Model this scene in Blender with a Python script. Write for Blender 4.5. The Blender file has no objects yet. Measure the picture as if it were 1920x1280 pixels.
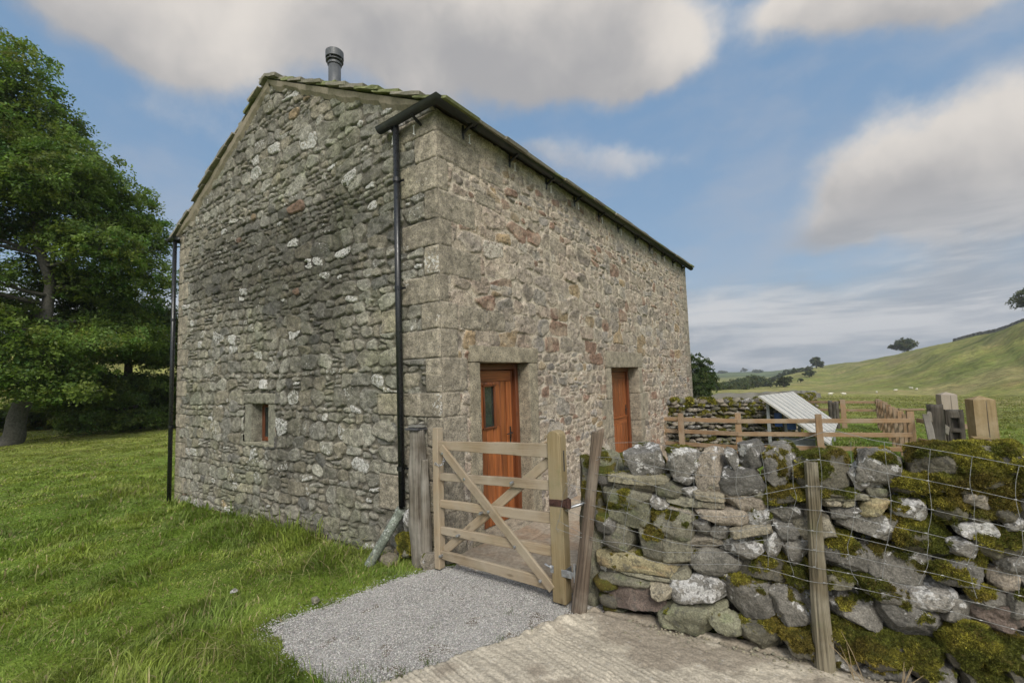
import bpy, math
import numpy as np
from mathutils import Vector, Matrix

# ------------------------------------------------------------------ camera, world, sun
scene = bpy.context.scene
CAM = np.array([3.401, -3.516, 1.75])
cam_data = bpy.data.cameras.new("camera")
cam = bpy.data.objects.new("camera", cam_data)
scene.collection.objects.link(cam)
scene.camera = cam
YAW, PITCH, ROLL, FPX = math.radians(-35.26), math.radians(4.39), math.radians(-1.91), 861.26
cam_data.sensor_width = 36.0
cam_data.lens = 36.0 * FPX / 1920.0
cam_data.clip_end = 8000.0
cam_data.clip_start = 0.05
_f = Vector((math.sin(YAW) * math.cos(PITCH), math.cos(YAW) * math.cos(PITCH), math.sin(PITCH)))
_r = Vector((math.cos(YAW), -math.sin(YAW), 0.0))
_u = _r.cross(_f)
_r2 = math.cos(ROLL) * _r + math.sin(ROLL) * _u
_u2 = -math.sin(ROLL) * _r + math.cos(ROLL) * _u
_m = Matrix((_r2, _u2, -_f)).transposed().to_4x4()
_m.translation = Vector(CAM)
cam.matrix_world = _m

SUN_AZ, SUN_EL = math.radians(140.0), math.radians(42.0)   # azimuth clockwise from +Y


def new_mat(name):
    m = bpy.data.materials.new(name)
    m.use_nodes = True
    nt = m.node_tree
    nt.nodes.clear()
    return m, nt


class NT:
    """tiny node helper"""
    def __init__(self, nt):
        self.nt = nt

    def n(self, typ, **kw):
        nd = self.nt.nodes.new(typ)
        for k, v in kw.items():
            if k.startswith('i_'):
                key = k[2:]
                key = int(key) if key.isdigit() else key.replace('_', ' ')
                nd.inputs[key].default_value = v
            else:
                setattr(nd, k, v)
        return nd

    def l(self, a, b):
        self.nt.links.new(a, b)

    def math(self, op, a, b=None, c=None, clamp=False):
        nd = self.nt.nodes.new('ShaderNodeMath')
        nd.operation = op
        nd.use_clamp = clamp
        for i, v in enumerate((a, b, c)):
            if v is None:
                continue
            if hasattr(v, 'links'):
                self.l(v, nd.inputs[i])
            else:
                nd.inputs[i].default_value = v
        return nd.outputs[0]

    def vmath(self, op, a, b=None):
        nd = self.nt.nodes.new('ShaderNodeVectorMath')
        nd.operation = op
        for i, v in enumerate((a, b)):
            if v is None:
                continue
            if hasattr(v, 'links'):
                self.l(v, nd.inputs[i])
            else:
                nd.inputs[i].default_value = v
        return nd.outputs['Value'] if op in ('DOT_PRODUCT', 'LENGTH', 'DISTANCE') else nd.outputs[0]

    def noise(self, vec, scale, detail=4.0, rough=0.55, dist=0.0):
        nd = self.nt.nodes.new('ShaderNodeTexNoise')
        nd.inputs['Scale'].default_value = scale
        nd.inputs['Detail'].default_value = detail
        nd.inputs['Roughness'].default_value = rough
        nd.inputs['Distortion'].default_value = dist
        if vec is not None:
            self.l(vec, nd.inputs['Vector'])
        return nd.outputs['Fac']

    def ss(self, v, lo, hi, a=0.0, b=1.0):
        nd = self.nt.nodes.new('ShaderNodeMapRange')
        nd.interpolation_type = 'SMOOTHSTEP'
        self.l(v, nd.inputs[0])
        for i, x in ((1, lo), (2, hi), (3, a), (4, b)):
            if hasattr(x, 'links'):
                self.l(x, nd.inputs[i])
            else:
                nd.inputs[i].default_value = x
        return nd.outputs[0]

    def mix(self, fac, a, b, blend='MIX'):
        nd = self.nt.nodes.new('ShaderNodeMix')
        nd.data_type = 'RGBA'
        nd.blend_type = blend
        for i, v in ((0, fac), (6, a), (7, b)):
            if hasattr(v, 'links'):
                self.l(v, nd.inputs[i])
            elif i == 0:
                nd.inputs[i].default_value = v
            else:
                nd.inputs[i].default_value = (*v[:3], 1.0)
        return nd.outputs[2]

    def attr(self, name, fac=False):
        nd = self.nt.nodes.new('ShaderNodeAttribute')
        nd.attribute_name = name
        return nd.outputs['Fac'] if fac else nd.outputs['Color']


def build_world():
    w = bpy.data.worlds.new("World")
    scene.world = w
    w.use_nodes = True
    nt = w.node_tree
    nt.nodes.clear()
    N = NT(nt)
    out = N.n('ShaderNodeOutputWorld')
    bg = N.n('ShaderNodeBackground')
    bg.inputs['Strength'].default_value = 0.10
    sky = N.n('ShaderNodeTexSky')
    sky.sky_type = 'NISHITA'
    sky.sun_disc = False
    sky.sun_elevation = SUN_EL
    sky.sun_rotation = SUN_AZ
    sky.air_density = 1.0
    sky.dust_density = 0.6
    sky.ozone_density = 1.5
    tc = N.n('ShaderNodeTexCoord')
    d = N.vmath('NORMALIZE', tc.outputs['Generated'])
    # warp the direction so that cloud edges billow
    wn = N.n('ShaderNodeTexNoise')
    wn.inputs['Scale'].default_value = 2.6
    wn.inputs['Detail'].default_value = 7.0
    wn.inputs['Roughness'].default_value = 0.56
    N.l(d, wn.inputs['Vector'])
    w1 = N.vmath('SUBTRACT', wn.outputs['Color'], (0.5, 0.5, 0.5))
    sc = N.n('ShaderNodeVectorMath'); sc.operation = 'SCALE'; sc.inputs['Scale'].default_value = 0.22
    N.l(w1, sc.inputs[0])
    dw = N.vmath('ADD', d, sc.outputs[0])

    def blob(az, el, sa, se, wgt=1.0, tilt=0.0):
        az, el, t = math.radians(az), math.radians(el), math.radians(tilt)
        c = Vector((math.sin(az) * math.cos(el), math.cos(az) * math.cos(el), math.sin(el)))
        r = Vector((math.cos(az), -math.sin(az), 0))
        u = r.cross(c)
        r, u = r * math.cos(t) + u * math.sin(t), u * math.cos(t) - r * math.sin(t)
        q = N.vmath('SUBTRACT', dw, tuple(c))
        a = N.vmath('DOT_PRODUCT', q, tuple(r / math.radians(sa)))
        b = N.vmath('DOT_PRODUCT', q, tuple(u / math.radians(se)))
        s = N.math('ADD', N.math('MULTIPLY', a, a), N.math('MULTIPLY', b, b))
        return N.math('MULTIPLY', N.math('EXPONENT', N.math('MULTIPLY', s, -1.0)), wgt), b

    tot = vt = None
    for bl in CLOUDS:
        v, bb = blob(*bl)
        tot = v if tot is None else N.math('ADD', tot, v)
        m_ = N.math('MULTIPLY', v, bb)
        vt = m_ if vt is None else N.math('ADD', vt, m_)
    height = N.math('DIVIDE', vt, N.math('ADD', tot, 0.05))
    fine = N.noise(d, 5.5, 9.0, 0.62)
    fine = N.math('MULTIPLY', N.math('SUBTRACT', fine, 0.5), 0.85)
    tot2 = N.math('ADD', tot, fine)
    # stratus near the horizon
    sep = N.n('ShaderNodeSeparateXYZ'); N.l(d, sep.inputs[0])
    mp = N.n('ShaderNodeMapping'); mp.inputs['Scale'].default_value = (2.2, 2.2, 13.0)
    N.l(d, mp.inputs['Vector'])
    st = N.noise(mp.outputs[0], 1.6, 7.0, 0.6, 0.4)
    low = N.ss(sep.outputs[2], 0.27, 0.08, 0.0, 0.95)
    tot2 = N.math('ADD', tot2, N.math('MULTIPLY', N.math('ADD', st, 0.34), low))
    mask = N.ss(tot2, 0.24, 0.86)
    # cloud shade: bright cream to blue grey, by a second noise and by thickness
    cn = N.noise(dw, 2.4, 5.0, 0.5)
    cshade = N.math('ADD', N.math('MULTIPLY', height, 0.17), N.math('ADD', cn, N.math('MULTIPLY', fine, 0.22)))
    ccol = N.mix(N.ss(cshade, 0.32, 0.66), CLOUD_DARK, CLOUD_LIGHT)
    lowc = N.mix(N.ss(st, 0.40, 0.62), (0.28, 0.315, 0.36), (0.55, 0.555, 0.56))
    ccol = N.mix(N.ss(sep.outputs[2], 0.30, 0.10), ccol, lowc)
    # glow added to unseen clouds behind the camera, round the sun, as soft fill
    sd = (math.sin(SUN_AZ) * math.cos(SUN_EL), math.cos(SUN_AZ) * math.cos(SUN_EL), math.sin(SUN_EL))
    gl = N.ss(N.vmath('DOT_PRODUCT', d, sd), 0.15, 0.95, 1.0, FILL_GLOW)
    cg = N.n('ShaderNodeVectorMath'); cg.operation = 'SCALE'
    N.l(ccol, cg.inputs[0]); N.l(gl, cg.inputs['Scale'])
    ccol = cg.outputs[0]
    skyc = N.mix(1.0, sky.outputs[0], SKY_TINT, 'MULTIPLY')
    grad = N.ss(sep.outputs[2], 0.0, 0.55)
    flat = N.mix(grad, SKY_LOW, SKY_HIGH)
    skyc = N.mix(0.75, skyc, flat)
    mv = N.n('ShaderNodeMapping'); mv.inputs['Scale'].default_value = (1.0, 1.0, 2.6)
    N.l(dw, mv.inputs['Vector'])
    veil = N.ss(N.noise(mv.outputs[0], 2.3, 6.0, 0.55), 0.44, 0.72, 0.0, 0.50)
    skyc = N.mix(veil, skyc, (0.37, 0.385, 0.43))
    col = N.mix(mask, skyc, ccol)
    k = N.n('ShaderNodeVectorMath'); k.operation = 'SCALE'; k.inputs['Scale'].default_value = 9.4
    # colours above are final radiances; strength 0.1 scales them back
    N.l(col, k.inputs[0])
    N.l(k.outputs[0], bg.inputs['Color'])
    N.l(bg.outputs[0], out.inputs['Surface'])


FILL_GLOW = 4.5
CLOUD_DARK = (0.325, 0.32, 0.325)
CLOUD_LIGHT = (0.62, 0.58, 0.535)
SKY_TINT = (0.09, 0.10, 0.105)
SKY_HIGH = (0.165, 0.285, 0.445)
SKY_LOW = (0.25, 0.345, 0.445)
# azimuth, elevation, half widths in degrees, weight, tilt
CLOUDS = [
    (-76, 33, 6.5, 3.4, 1.0, 0), (-73, 36, 8, 4.6, 1.1, 0), (-60, 40, 11, 6.5, 1.2, 0), (-48, 41, 12, 7.6, 1.25, 0), (-36, 39, 11, 6.6, 1.25, 0), (-24, 37, 9, 5.0, 1.25, 0), (-15.5, 34.2, 5.5, 2.8, 1.1, 0),
    (-31, 26.5, 6, 1.5, 0.42, 0), (-19, 24.8, 7, 1.8, 0.50, -8), (-72, 26.5, 6, 2.2, 0.40, 0),
    (6, 18.2, 7.5, 3.6, 1.25, 4), (13, 16, 7, 4.4, 1.2, 0), (1, 15.0, 5.5, 2.2, 1.0, 0),
    (2.5, 33.5, 4.5, 2.4, 1.0, 0), (7, 31.5, 4.5, 2.8, 1.1, 0), (12, 31, 4, 2.6, 0.8, 0),
    (40, 30, 18, 10, 1.0, 0), (80, 25, 20, 9, 1.0, 0), (120, 40, 25, 10, 1.0, 0), (160, 25, 22, 9, 1.0, 0),
    (-150, 35, 25, 10, 1.0, 0), (-110, 20, 14, 6, 0.8, 0), (-100, 55, 25, 12, 0.8, 0), (60, 65, 35, 14, 0.7, 0),
]
build_world()

sun_data = bpy.data.lights.new("sun", 'SUN')
sun_data.energy = 2.15
sun_data.angle = math.radians(18.0)
sun_data.color = (1.0, 0.95, 0.87)
sun = bpy.data.objects.new("sun", sun_data)
scene.collection.objects.link(sun)
_s = Vector((math.sin(SUN_AZ) * math.cos(SUN_EL), math.cos(SUN_AZ) * math.cos(SUN_EL), math.sin(SUN_EL)))
sun.rotation_euler = _s.to_track_quat('Z', 'Y').to_euler()
sun.location = (0, 0, 30)

scene.view_settings.view_transform = 'Standard'
scene.view_settings.look = 'None'
scene.view_settings.exposure = 0.40
scene.view_settings.gamma = 1.0
scene.render.engine = 'CYCLES'
scene.cycles.max_bounces = 6
scene.cycles.diffuse_bounces = 3
scene.cycles.transparent_max_bounces = 8
scene.cycles.use_adaptive_sampling = True

# ------------------------------------------------------------------ numpy noise
R = np.random.default_rng(11)


def _hash(ix, iy, iz, seed):
    h = (ix.astype(np.int64) * 374761393 + iy.astype(np.int64) * 668265263 + iz.astype(np.int64) * 2147483647 + seed * 1274126177) & 0xFFFFFFFF
    h = ((h ^ (h >> 13)) * 1274126177) & 0xFFFFFFFF
    h = (h ^ (h >> 16)) & 0xFFFFFFFF
    return h.astype(np.float64) / 2147483648.0 - 1.0


def vn(x, y, z=None, seed=0):
    x = np.asarray(x, float); y = np.asarray(y, float)
    z = np.zeros_like(x) if z is None else np.asarray(z, float)
    ix, iy, iz = np.floor(x), np.floor(y), np.floor(z)
    fx, fy, fz = x - ix, y - iy, z - iz
    ix, iy, iz = ix.astype(np.int64), iy.astype(np.int64), iz.astype(np.int64)
    u, v, w = fx * fx * (3 - 2 * fx), fy * fy * (3 - 2 * fy), fz * fz * (3 - 2 * fz)
    r = 0
    for a in (0, 1):
        for b in (0, 1):
            for c in (0, 1):
                wt = (u if a else 1 - u) * (v if b else 1 - v) * (w if c else 1 - w)
                r = r + wt * _hash(ix + a, iy + b, iz + c, seed)
    return r


def fbm(x, y, z=None, octv=4, seed=0, gain=0.5):
    r, a, s, t = 0, 1.0, 1.0, 0
    for o in range(octv):
        r = r + a * vn(x * s + 7.3 * o, y * s - 3.1 * o, None if z is None else z * s, seed + o)
        t += a
        a *= gain
        s *= 2.03
    return r / t * 1.4


def sstep(a, b, x):
    t = np.clip((x - a) / (b - a), 0, 1)
    return t * t * (3 - 2 * t)


# ------------------------------------------------------------------ mesh building
def world_loc(o):
    v = np.zeros(3)
    while o is not None:
        v += np.array(o.location)
        o = o.parent
    return v


def mesh_obj(name, V, F, mat, parent=None, attrs=None, smooth=False):
    """V (n,3) world coordinates; F list of (m,k) index arrays"""
    V = np.asarray(V, np.float32)
    if parent is not None:
        V = V - world_loc(parent).astype(np.float32)
    me = bpy.data.meshes.new(name)
    me.vertices.add(len(V))
    me.vertices.foreach_set('co', V.ravel())
    F = [np.asarray(f, np.int32) for f in F if len(f)]
    tot = np.concatenate([np.full(len(f), f.shape[1], np.int32) for f in F])
    idx = np.concatenate([f.ravel() for f in F])
    st = np.concatenate([[0], np.cumsum(tot)[:-1]]).astype(np.int32)
    me.loops.add(len(idx))
    me.loops.foreach_set('vertex_index', idx)
    me.polygons.add(len(tot))
    me.polygons.foreach_set('loop_start', st)
    me.polygons.foreach_set('loop_total', tot)
    me.polygons.foreach_set('use_smooth', np.full(len(tot), bool(smooth)))
    for k, a in (attrs or {}).items():
        a = np.asarray(a, np.float32)
        if a.ndim == 1:
            at = me.attributes.new(k, 'FLOAT', 'POINT')
            at.data.foreach_set('value', a)
        else:
            if k == 'Col':
                at = me.attributes.new(k, 'FLOAT_COLOR', 'POINT')
                at.data.foreach_set('color', np.concatenate([a, np.ones((len(a), 1), np.float32)], 1).ravel())
            else:
                at = me.attributes.new(k, 'FLOAT_VECTOR', 'POINT')
                at.data.foreach_set('vector', a.ravel())
    me.update(calc_edges=True)
    me.validate()
    if mat is not None:
        me.materials.append(mat)
    o = bpy.data.objects.new(name, me)
    scene.collection.objects.link(o)
    if parent is not None:
        o.parent = parent
    return o


class MB:
    def __init__(self):
        self.V, self.F, self.n, self.A = [], {}, 0, {}

    def add(self, V, F, **attrs):
        V = np.asarray(V, float)
        for f in F:
            f = np.asarray(f, int)
            if len(f):
                self.F.setdefault(f.shape[1], []).append(f + self.n)
        for k, a in attrs.items():
            self.A.setdefault(k, []).append(np.asarray(a, float))
        self.V.append(V)
        self.n += len(V)

    def build(self, name, mat, parent=None, smooth=False):
        return mesh_obj(name, np.concatenate(self.V), [np.concatenate(f) for f in self.F.values()], mat, parent,
                        {k: np.concatenate(a) for k, a in self.A.items() if sum(len(x) for x in a) == self.n}, smooth)


def tag(o, label=None, cat=None, group=None, kind=None):
    if label: o['label'] = label
    if cat: o['category'] = cat
    if group: o['group'] = group
    if kind: o['kind'] = kind
    return o


def empty(name, loc, label, cat, group=None):
    o = bpy.data.objects.new(name, None)
    o.empty_display_size = 0.2
    scene.collection.objects.link(o)
    o.location = loc
    return tag(o, label, cat, group)


def unit(v):
    v = np.asarray(v, float)
    return v / (np.linalg.norm(v) + 1e-12)


def frame_of(d, side):
    d = unit(d)
    s = np.asarray(side, float)
    s = unit(s - d * (s @ d))
    return d, s, np.cross(d, s)


def timber(mb, p0, p1, w, t, side=(0, 0, 1), ch=0.006, seg=8, wob=0.0015, top=None, w1=None, t1=None):
    """a sawn timber from p0 to p1, width w along `side`, thickness t across; 'gv' holds grain coordinates"""
    p0, p1 = np.asarray(p0, float), np.asarray(p1, float)
    d, s, n = frame_of(p1 - p0, side)
    L = np.linalg.norm(p1 - p0)
    w1 = w if w1 is None else w1
    t1 = t if t1 is None else t1
    off = R.uniform(0, 50, 3)
    V, G = [], []
    fr = np.linspace(0, 1, seg + 1)
    for i, f in enumerate(fr):
        W, T = (w * (1 - f) + w1 * f) / 2, (t * (1 - f) + t1 * f) / 2
        e = ch if 0 < i < seg else ch * 1.6
        sh = 0.0 if 0 < i < seg else ch * 0.5
        prof = [(W - sh, T - e), (W - e, T - sh), (-W + e, T - sh), (-W + sh, T - e), (-W + sh, -T + e), (-W + e, -T + sh), (W - e, -T + sh), (W - sh, -T + e)]
        j = R.normal(0, wob, 2)
        c = p0 + d * L * f
        for a, b in prof:
            V.append(c + s * (a + j[0]) + n * (b + j[1]))
            G.append((L * f + off[0], a + off[1], b + off[2]))
    q = []
    for i in range(seg):
        for k in range(8):
            a, b = i * 8 + k, i * 8 + (k + 1) % 8
            q.append((a, b, b + 8, a + 8))
    caps = [list(range(8))[::-1], [seg * 8 + k for k in range(8)]]
    mb.add(V, [np.array(q), np.array(caps)], gv=G)


def tube(mb, pts, r, seg=8, gv=False, close=True, col=None):
    pts = np.asarray(pts, float)
    r = np.broadcast_to(np.asarray(r, float), (len(pts),))
    T = np.gradient(pts, axis=0)
    up = np.array([0, 0, 1.0]) if abs(unit(T[0])[2]) < 0.9 else np.array([1.0, 0, 0])
    V, G = [], []
    n = None
    for i, p in enumerate(pts):
        d = unit(T[i])
        if n is None:
            n = unit(np.cross(up, d))
        else:
            n = unit(n - d * (n @ d))
        b = np.cross(d, n)
        for k in range(seg):
            a = 2 * math.pi * k / seg
            V.append(p + (n * math.cos(a) + b * math.sin(a)) * r[i])
            G.append((i * 0.1, math.cos(a) * r[i], math.sin(a) * r[i]))
    q = [(i * seg + k, i * seg + (k + 1) % seg, (i + 1) * seg + (k + 1) % seg, (i + 1) * seg + k) for i in range(len(pts) - 1) for k in range(seg)]
    F = [np.array(q)]
    if close:
        F.append(np.array([list(range(seg))[::-1], [(len(pts) - 1) * seg + k for k in range(seg)]]))
    kw = {'gv': G} if gv else {}
    if col is not None:
        kw['Col'] = np.tile(col, (len(V), 1))
    mb.add(V, F, **kw)


def rough_post(mb, pts, rad, squash=1.0, na=36, nl=70, groove=0.10, lump=0.08, seed=0, flat=0.0, topslant=0.0):
    """weathered round post along a polyline, with lengthwise cracks"""
    pts = np.asarray(pts, float)
    t = np.linspace(0, 1, nl)
    seglen = np.r_[0, np.cumsum(np.linalg.norm(np.diff(pts, axis=0), axis=1))]
    L = seglen[-1]
    P = np.stack([np.interp(t * L, seglen, pts[:, i]) for i in range(3)], 1)
    rr = np.interp(t, np.linspace(0, 1, len(rad)), rad)
    d, s, n = frame_of(pts[-1] - pts[0], (1, 0, 0.01))
    a = np.linspace(0, 2 * math.pi, na, endpoint=False)
    A, TT = np.meshgrid(a, t * L)
    ca, sa = np.cos(A), np.sin(A)
    g = fbm(ca * 6 + 9 * seed, sa * 6, TT * 1.2, 4, seed)
    g2 = fbm(ca * 1.2, sa * 1.2, TT * 3.0, 3, seed + 5)
    crack = sstep(0.25, 0.6, fbm(ca * 3.5, sa * 3.5, TT * 0.8, 2, seed + 9))
    rad2 = rr[:, None] * (1 + groove * g + lump * g2 - 0.22 * crack * (groove > 0.05))
    cx = np.sign(ca) * np.abs(ca) ** (1 - flat)
    sx = np.sign(sa) * np.abs(sa) ** (1 - flat)
    V = P[:, None, :] + (s[None, None, :] * (cx * rad2)[..., None] + n[None, None, :] * (sx * rad2 * squash)[..., None])
    V[-1] += d * (0.012 * g[-1])[:, None] + d * (topslant * ca[-1])[:, None]
    G = np.stack([TT + 3 * seed, ca * rr[:, None] + seed, sa * rr[:, None]], -1)
    idx = np.arange(nl * na).reshape(nl, na)
    q = np.stack([idx[:-1, :], np.roll(idx[:-1, :], -1, 1), np.roll(idx[1:, :], -1, 1), idx[1:, :]], -1).reshape(-1, 4)
    V = V.reshape(-1, 3)
    G = G.reshape(-1, 3)
    c1 = P[-1] - d * 0.004
    V = np.vstack([V, c1]); G = np.vstack([G, [L, seed, 0]])
    tr = np.stack([idx[-1], np.roll(idx[-1], -1), np.full(na, nl * na)], -1)
    mb.add(V, [q, tr], gv=G)


def rough_block(mb, lo, hi, res=0.03, amp=0.006, rnd=0.012, col=(0.3, 0.27, 0.2), seed=0, rot=None, cvar=0.1):
    """dressed stone block with softened, slightly uneven faces"""
    lo, hi = np.asarray(lo, float), np.asarray(hi, float)
    c, h = (lo + hi) / 2, (hi - lo) / 2
    Vs, Fs, n = [], [], 0
    for ax in range(3):
        u, v = [(1, 2), (2, 0), (0, 1)][ax]
        nu, nv = max(2, int(2 * h[u] / res)), max(2, int(2 * h[v] / res))
        for sg in (-1, 1):
            a, b = np.meshgrid(np.linspace(-1, 1, nu + 1), np.linspace(-1, 1, nv + 1))
            p = np.zeros(a.shape + (3,))
            p[..., ax] = sg * h[ax]; p[..., u] = a * h[u]; p[..., v] = b * h[v]
            i = np.arange(a.size).reshape(a.shape) + n
            q = np.stack([i[:-1, :-1], i[:-1, 1:], i[1:, 1:], i[1:, :-1]], -1).reshape(-1, 4)
            if sg < 0:
                q = q[:, ::-1]
            Vs.append(p.reshape(-1, 3)); Fs.append(q); n += a.size
    P = np.concatenate(Vs)
    r = min(rnd, h.min() * 0.9)
    core = np.clip(P, -(h - r), h - r)
    dlt = P - core
    ln = np.linalg.norm(dlt, axis=1, keepdims=True)
    P = core + dlt / np.maximum(ln, 1e-9) * r
    W = P + c
    nrm = dlt / np.maximum(ln, 1e-9)
    f = fbm(W[:, 0] * 9, W[:, 1] * 9, W[:, 2] * 9, 4, seed)
    f2 = fbm(W[:, 0] * 40, W[:, 1] * 40, W[:, 2] * 40, 2, seed + 3)
    W = W + nrm * (amp * (f + 0.5 * f2))[:, None]
    C = np.asarray(col)[None, :] * (1 + cvar * fbm(W[:, 0] * 5, W[:, 1] * 5, W[:, 2] * 5, 3, seed + 8))[:, None]
    mb.add(W, Fs, Col=C, lich=np.full(len(W), 0.12), moss=np.zeros(len(W)))


# ------------------------------------------------------------------ materials
def mat_stone(name, lichen=(0.50, 0.49, 0.46), lscale=22.0, bump=0.5, fine=70.0, moss=False, rough=0.92):
    m, nt = new_mat(name)
    N = NT(nt)
    out = N.n('ShaderNodeOutputMaterial')
    p = N.n('ShaderNodeBsdfPrincipled')
    p.inputs['Roughness'].default_value = rough
    p.inputs['Specular IOR Level'].default_value = 0.25
    geo = N.n('ShaderNodeNewGeometry')
    pos = geo.outputs['Position']
    col = N.attr('Col')
    n1 = N.noise(pos, fine, 5.0, 0.65)
    n2 = N.noise(pos, lscale, 6.0, 0.62, 0.3)
    n3 = N.noise(pos, lscale * 0.33, 4.0, 0.6)
    v = N.ss(n1, 0.25, 0.75, 0.58, 1.42)
    v2 = N.ss(n3, 0.3, 0.7, 0.72, 1.28)
    g = N.math('MULTIPLY', v, v2)
    cc = N.n('ShaderNodeVectorMath'); cc.operation = 'SCALE'
    N.l(col, cc.inputs[0]); N.l(g, cc.inputs['Scale'])
    la = N.attr('lich', True)
    thr = N.math('SUBTRACT', 0.82, N.math('MULTIPLY', la, 0.42))
    lm = N.ss(n2, thr, N.math('ADD', thr, 0.05))
    lc = N.n('ShaderNodeVectorMath'); lc.operation = 'SCALE'; lc.inputs[0].default_value = lichen
    N.l(v, lc.inputs['Scale'])
    c = N.mix(N.math('MULTIPLY', lm, 0.85), cc.outputs[0], lc.outputs[0])
    # dark lichen specks
    n4 = N.noise(pos, lscale * 1.7, 3.0, 0.5)
    c = N.mix(N.ss(n4, 0.57, 0.64, 0.0, 0.6), c, (0.07, 0.067, 0.058))
    n7 = N.noise(pos, lscale * 5.0, 3.0, 0.6)
    c = N.mix(N.ss(n7, 0.56, 0.66, 0.0, 0.4), c, (0.09, 0.085, 0.075))
    h = N.math('ADD', N.math('MULTIPLY', n1, 0.6), N.math('MULTIPLY', n2, 0.6))
    if moss:
        ma = N.attr('moss', True)
        mn = N.noise(pos, 14.0, 5.0, 0.65)
        mm = N.ss(N.math('ADD', ma, N.math('MULTIPLY', N.math('SUBTRACT', mn, 0.5), 0.7)), 0.42, 0.56)
        m2 = N.noise(pos, 7.0, 3.0, 0.5)
        mc = N.mix(N.ss(m2, 0.35, 0.65), (0.050, 0.058, 0.010), (0.085, 0.062, 0.015))
        mc = N.mix(N.ss(n1, 0.5, 0.72), mc, (0.16, 0.15, 0.028))
        c = N.mix(mm, c, mc)
    bp = N.n('ShaderNodeBump')
    bp.inputs['Strength'].default_value = bump
    bp.inputs['Distance'].default_value = 0.016
    N.l(h, bp.inputs['Height'])
    N.l(bp.outputs[0], p.inputs['Normal'])
    N.l(c, p.inputs['Base Color'])
    N.l(p.outputs[0], out.inputs['Surface'])
    return m


def mat_wood(name, light, dark, grey=None, rough=0.75, scale=34.0, greyamt=0.3, bump=0.25, green=0.0, spec=0.25):
    m, nt = new_mat(name)
    N = NT(nt)
    out = N.n('ShaderNodeOutputMaterial')
    p = N.n('ShaderNodeBsdfPrincipled')
    p.inputs['Roughness'].default_value = rough
    p.inputs['Specular IOR Level'].default_value = spec
    at = N.n('ShaderNodeAttribute'); at.attribute_name = 'gv'
    mp = N.n('ShaderNodeMapping'); mp.inputs['Scale'].default_value = (1.3, scale, scale)
    N.l(at.outputs['Vector'], mp.inputs['Vector'])
    n1 = N.noise(mp.outputs[0], 1.0, 6.0, 0.6, 1.2)
    mp2 = N.n('ShaderNodeMapping'); mp2.inputs['Scale'].default_value = (4.0, scale * 4, scale * 4)
    N.l(at.outputs['Vector'], mp2.inputs['Vector'])
    n2 = N.noise(mp2.outputs[0], 1.0, 3.0, 0.6)
    mp3 = N.n('ShaderNodeMapping'); mp3.inputs['Scale'].default_value = (3.0, 9.0, 9.0)
    N.l(at.outputs['Vector'], mp3.inputs['Vector'])
    vo = N.n('ShaderNodeTexVoronoi'); vo.inputs['Scale'].default_value = 1.0
    N.l(mp3.outputs[0], vo.inputs['Vector'])
    knot = N.ss(vo.outputs['Distance'], 0.16, 0.06)
    c = N.mix(N.ss(n1, 0.3, 0.72), dark, light)
    c = N.mix(N.ss(n2, 0.35, 0.8, 0.0, 0.35), c, tuple(x * 0.55 for x in dark))
    n8 = N.noise(at.outputs['Vector'], 0.45, 2.0, 0.5)
    c = N.mix(1.0, c, N.mix(N.ss(n8, 0.35, 0.65), (0.74, 0.74, 0.74), (1.18, 1.18, 1.18)), 'MULTIPLY')
    n5 = N.noise(at.outputs['Vector'], 3.0, 4.0, 0.6)
    if grey is not None:
        c = N.mix(N.ss(n5, 0.5 - greyamt, 0.75), c, grey)
    if green > 0:
        n6 = N.noise(at.outputs['Vector'], 5.0, 5.0, 0.6)
        c = N.mix(N.ss(n6, 0.5, 0.75, 0.0, green), c, (0.09, 0.11, 0.04))
    c = N.mix(N.math('MULTIPLY', knot, 0.5), c, tuple(x * 0.35 for x in dark))
    bp = N.n('ShaderNodeBump')
    bp.inputs['Strength'].default_value = bump
    bp.inputs['Distance'].default_value = 0.004
    N.l(N.math('ADD', n1, N.math('MULTIPLY', n2, 0.6)), bp.inputs['Height'])
    N.l(bp.outputs[0], p.inputs['Normal'])
    N.l(c, p.inputs['Base Color'])
    N.l(p.outputs[0], out.inputs['Surface'])
    return m


def mat_plain(name, col, rough=0.5, metal=0.0, nscale=30.0, nvar=0.15, bump=0.1, spec=0.5, dirt=None):
    m, nt = new_mat(name)
    N = NT(nt)
    out = N.n('ShaderNodeOutputMaterial')
    p = N.n('ShaderNodeBsdfPrincipled')
    p.inputs['Metallic'].default_value = metal
    p.inputs['Specular IOR Level'].default_value = spec
    geo = N.n('ShaderNodeNewGeometry')
    n1 = N.noise(geo.outputs['Position'], nscale, 5.0, 0.6)
    c = N.mix(N.ss(n1, 0.3, 0.7), tuple(x * (1 - nvar) for x in col), tuple(min(1, x * (1 + nvar)) for x in col))
    if dirt is not None:
        n2 = N.noise(geo.outputs['Position'], nscale * 0.25, 5.0, 0.65)
        c = N.mix(N.ss(n2, 0.5, 0.75, 0.0, 0.6), c, dirt)
    rr = N.ss(n1, 0.3, 0.7, max(0.02, rough - 0.08), min(1, rough + 0.08))
    N.l(rr, p.inputs['Roughness'])
    bp = N.n('ShaderNodeBump')
    bp.inputs['Strength'].default_value = bump
    bp.inputs['Distance'].default_value = 0.003
    N.l(n1, bp.inputs['Height'])
    N.l(bp.outputs[0], p.inputs['Normal'])
    N.l(c, p.inputs['Base Color'])
    N.l(p.outputs[0], out.inputs['Surface'])
    return m


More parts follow.
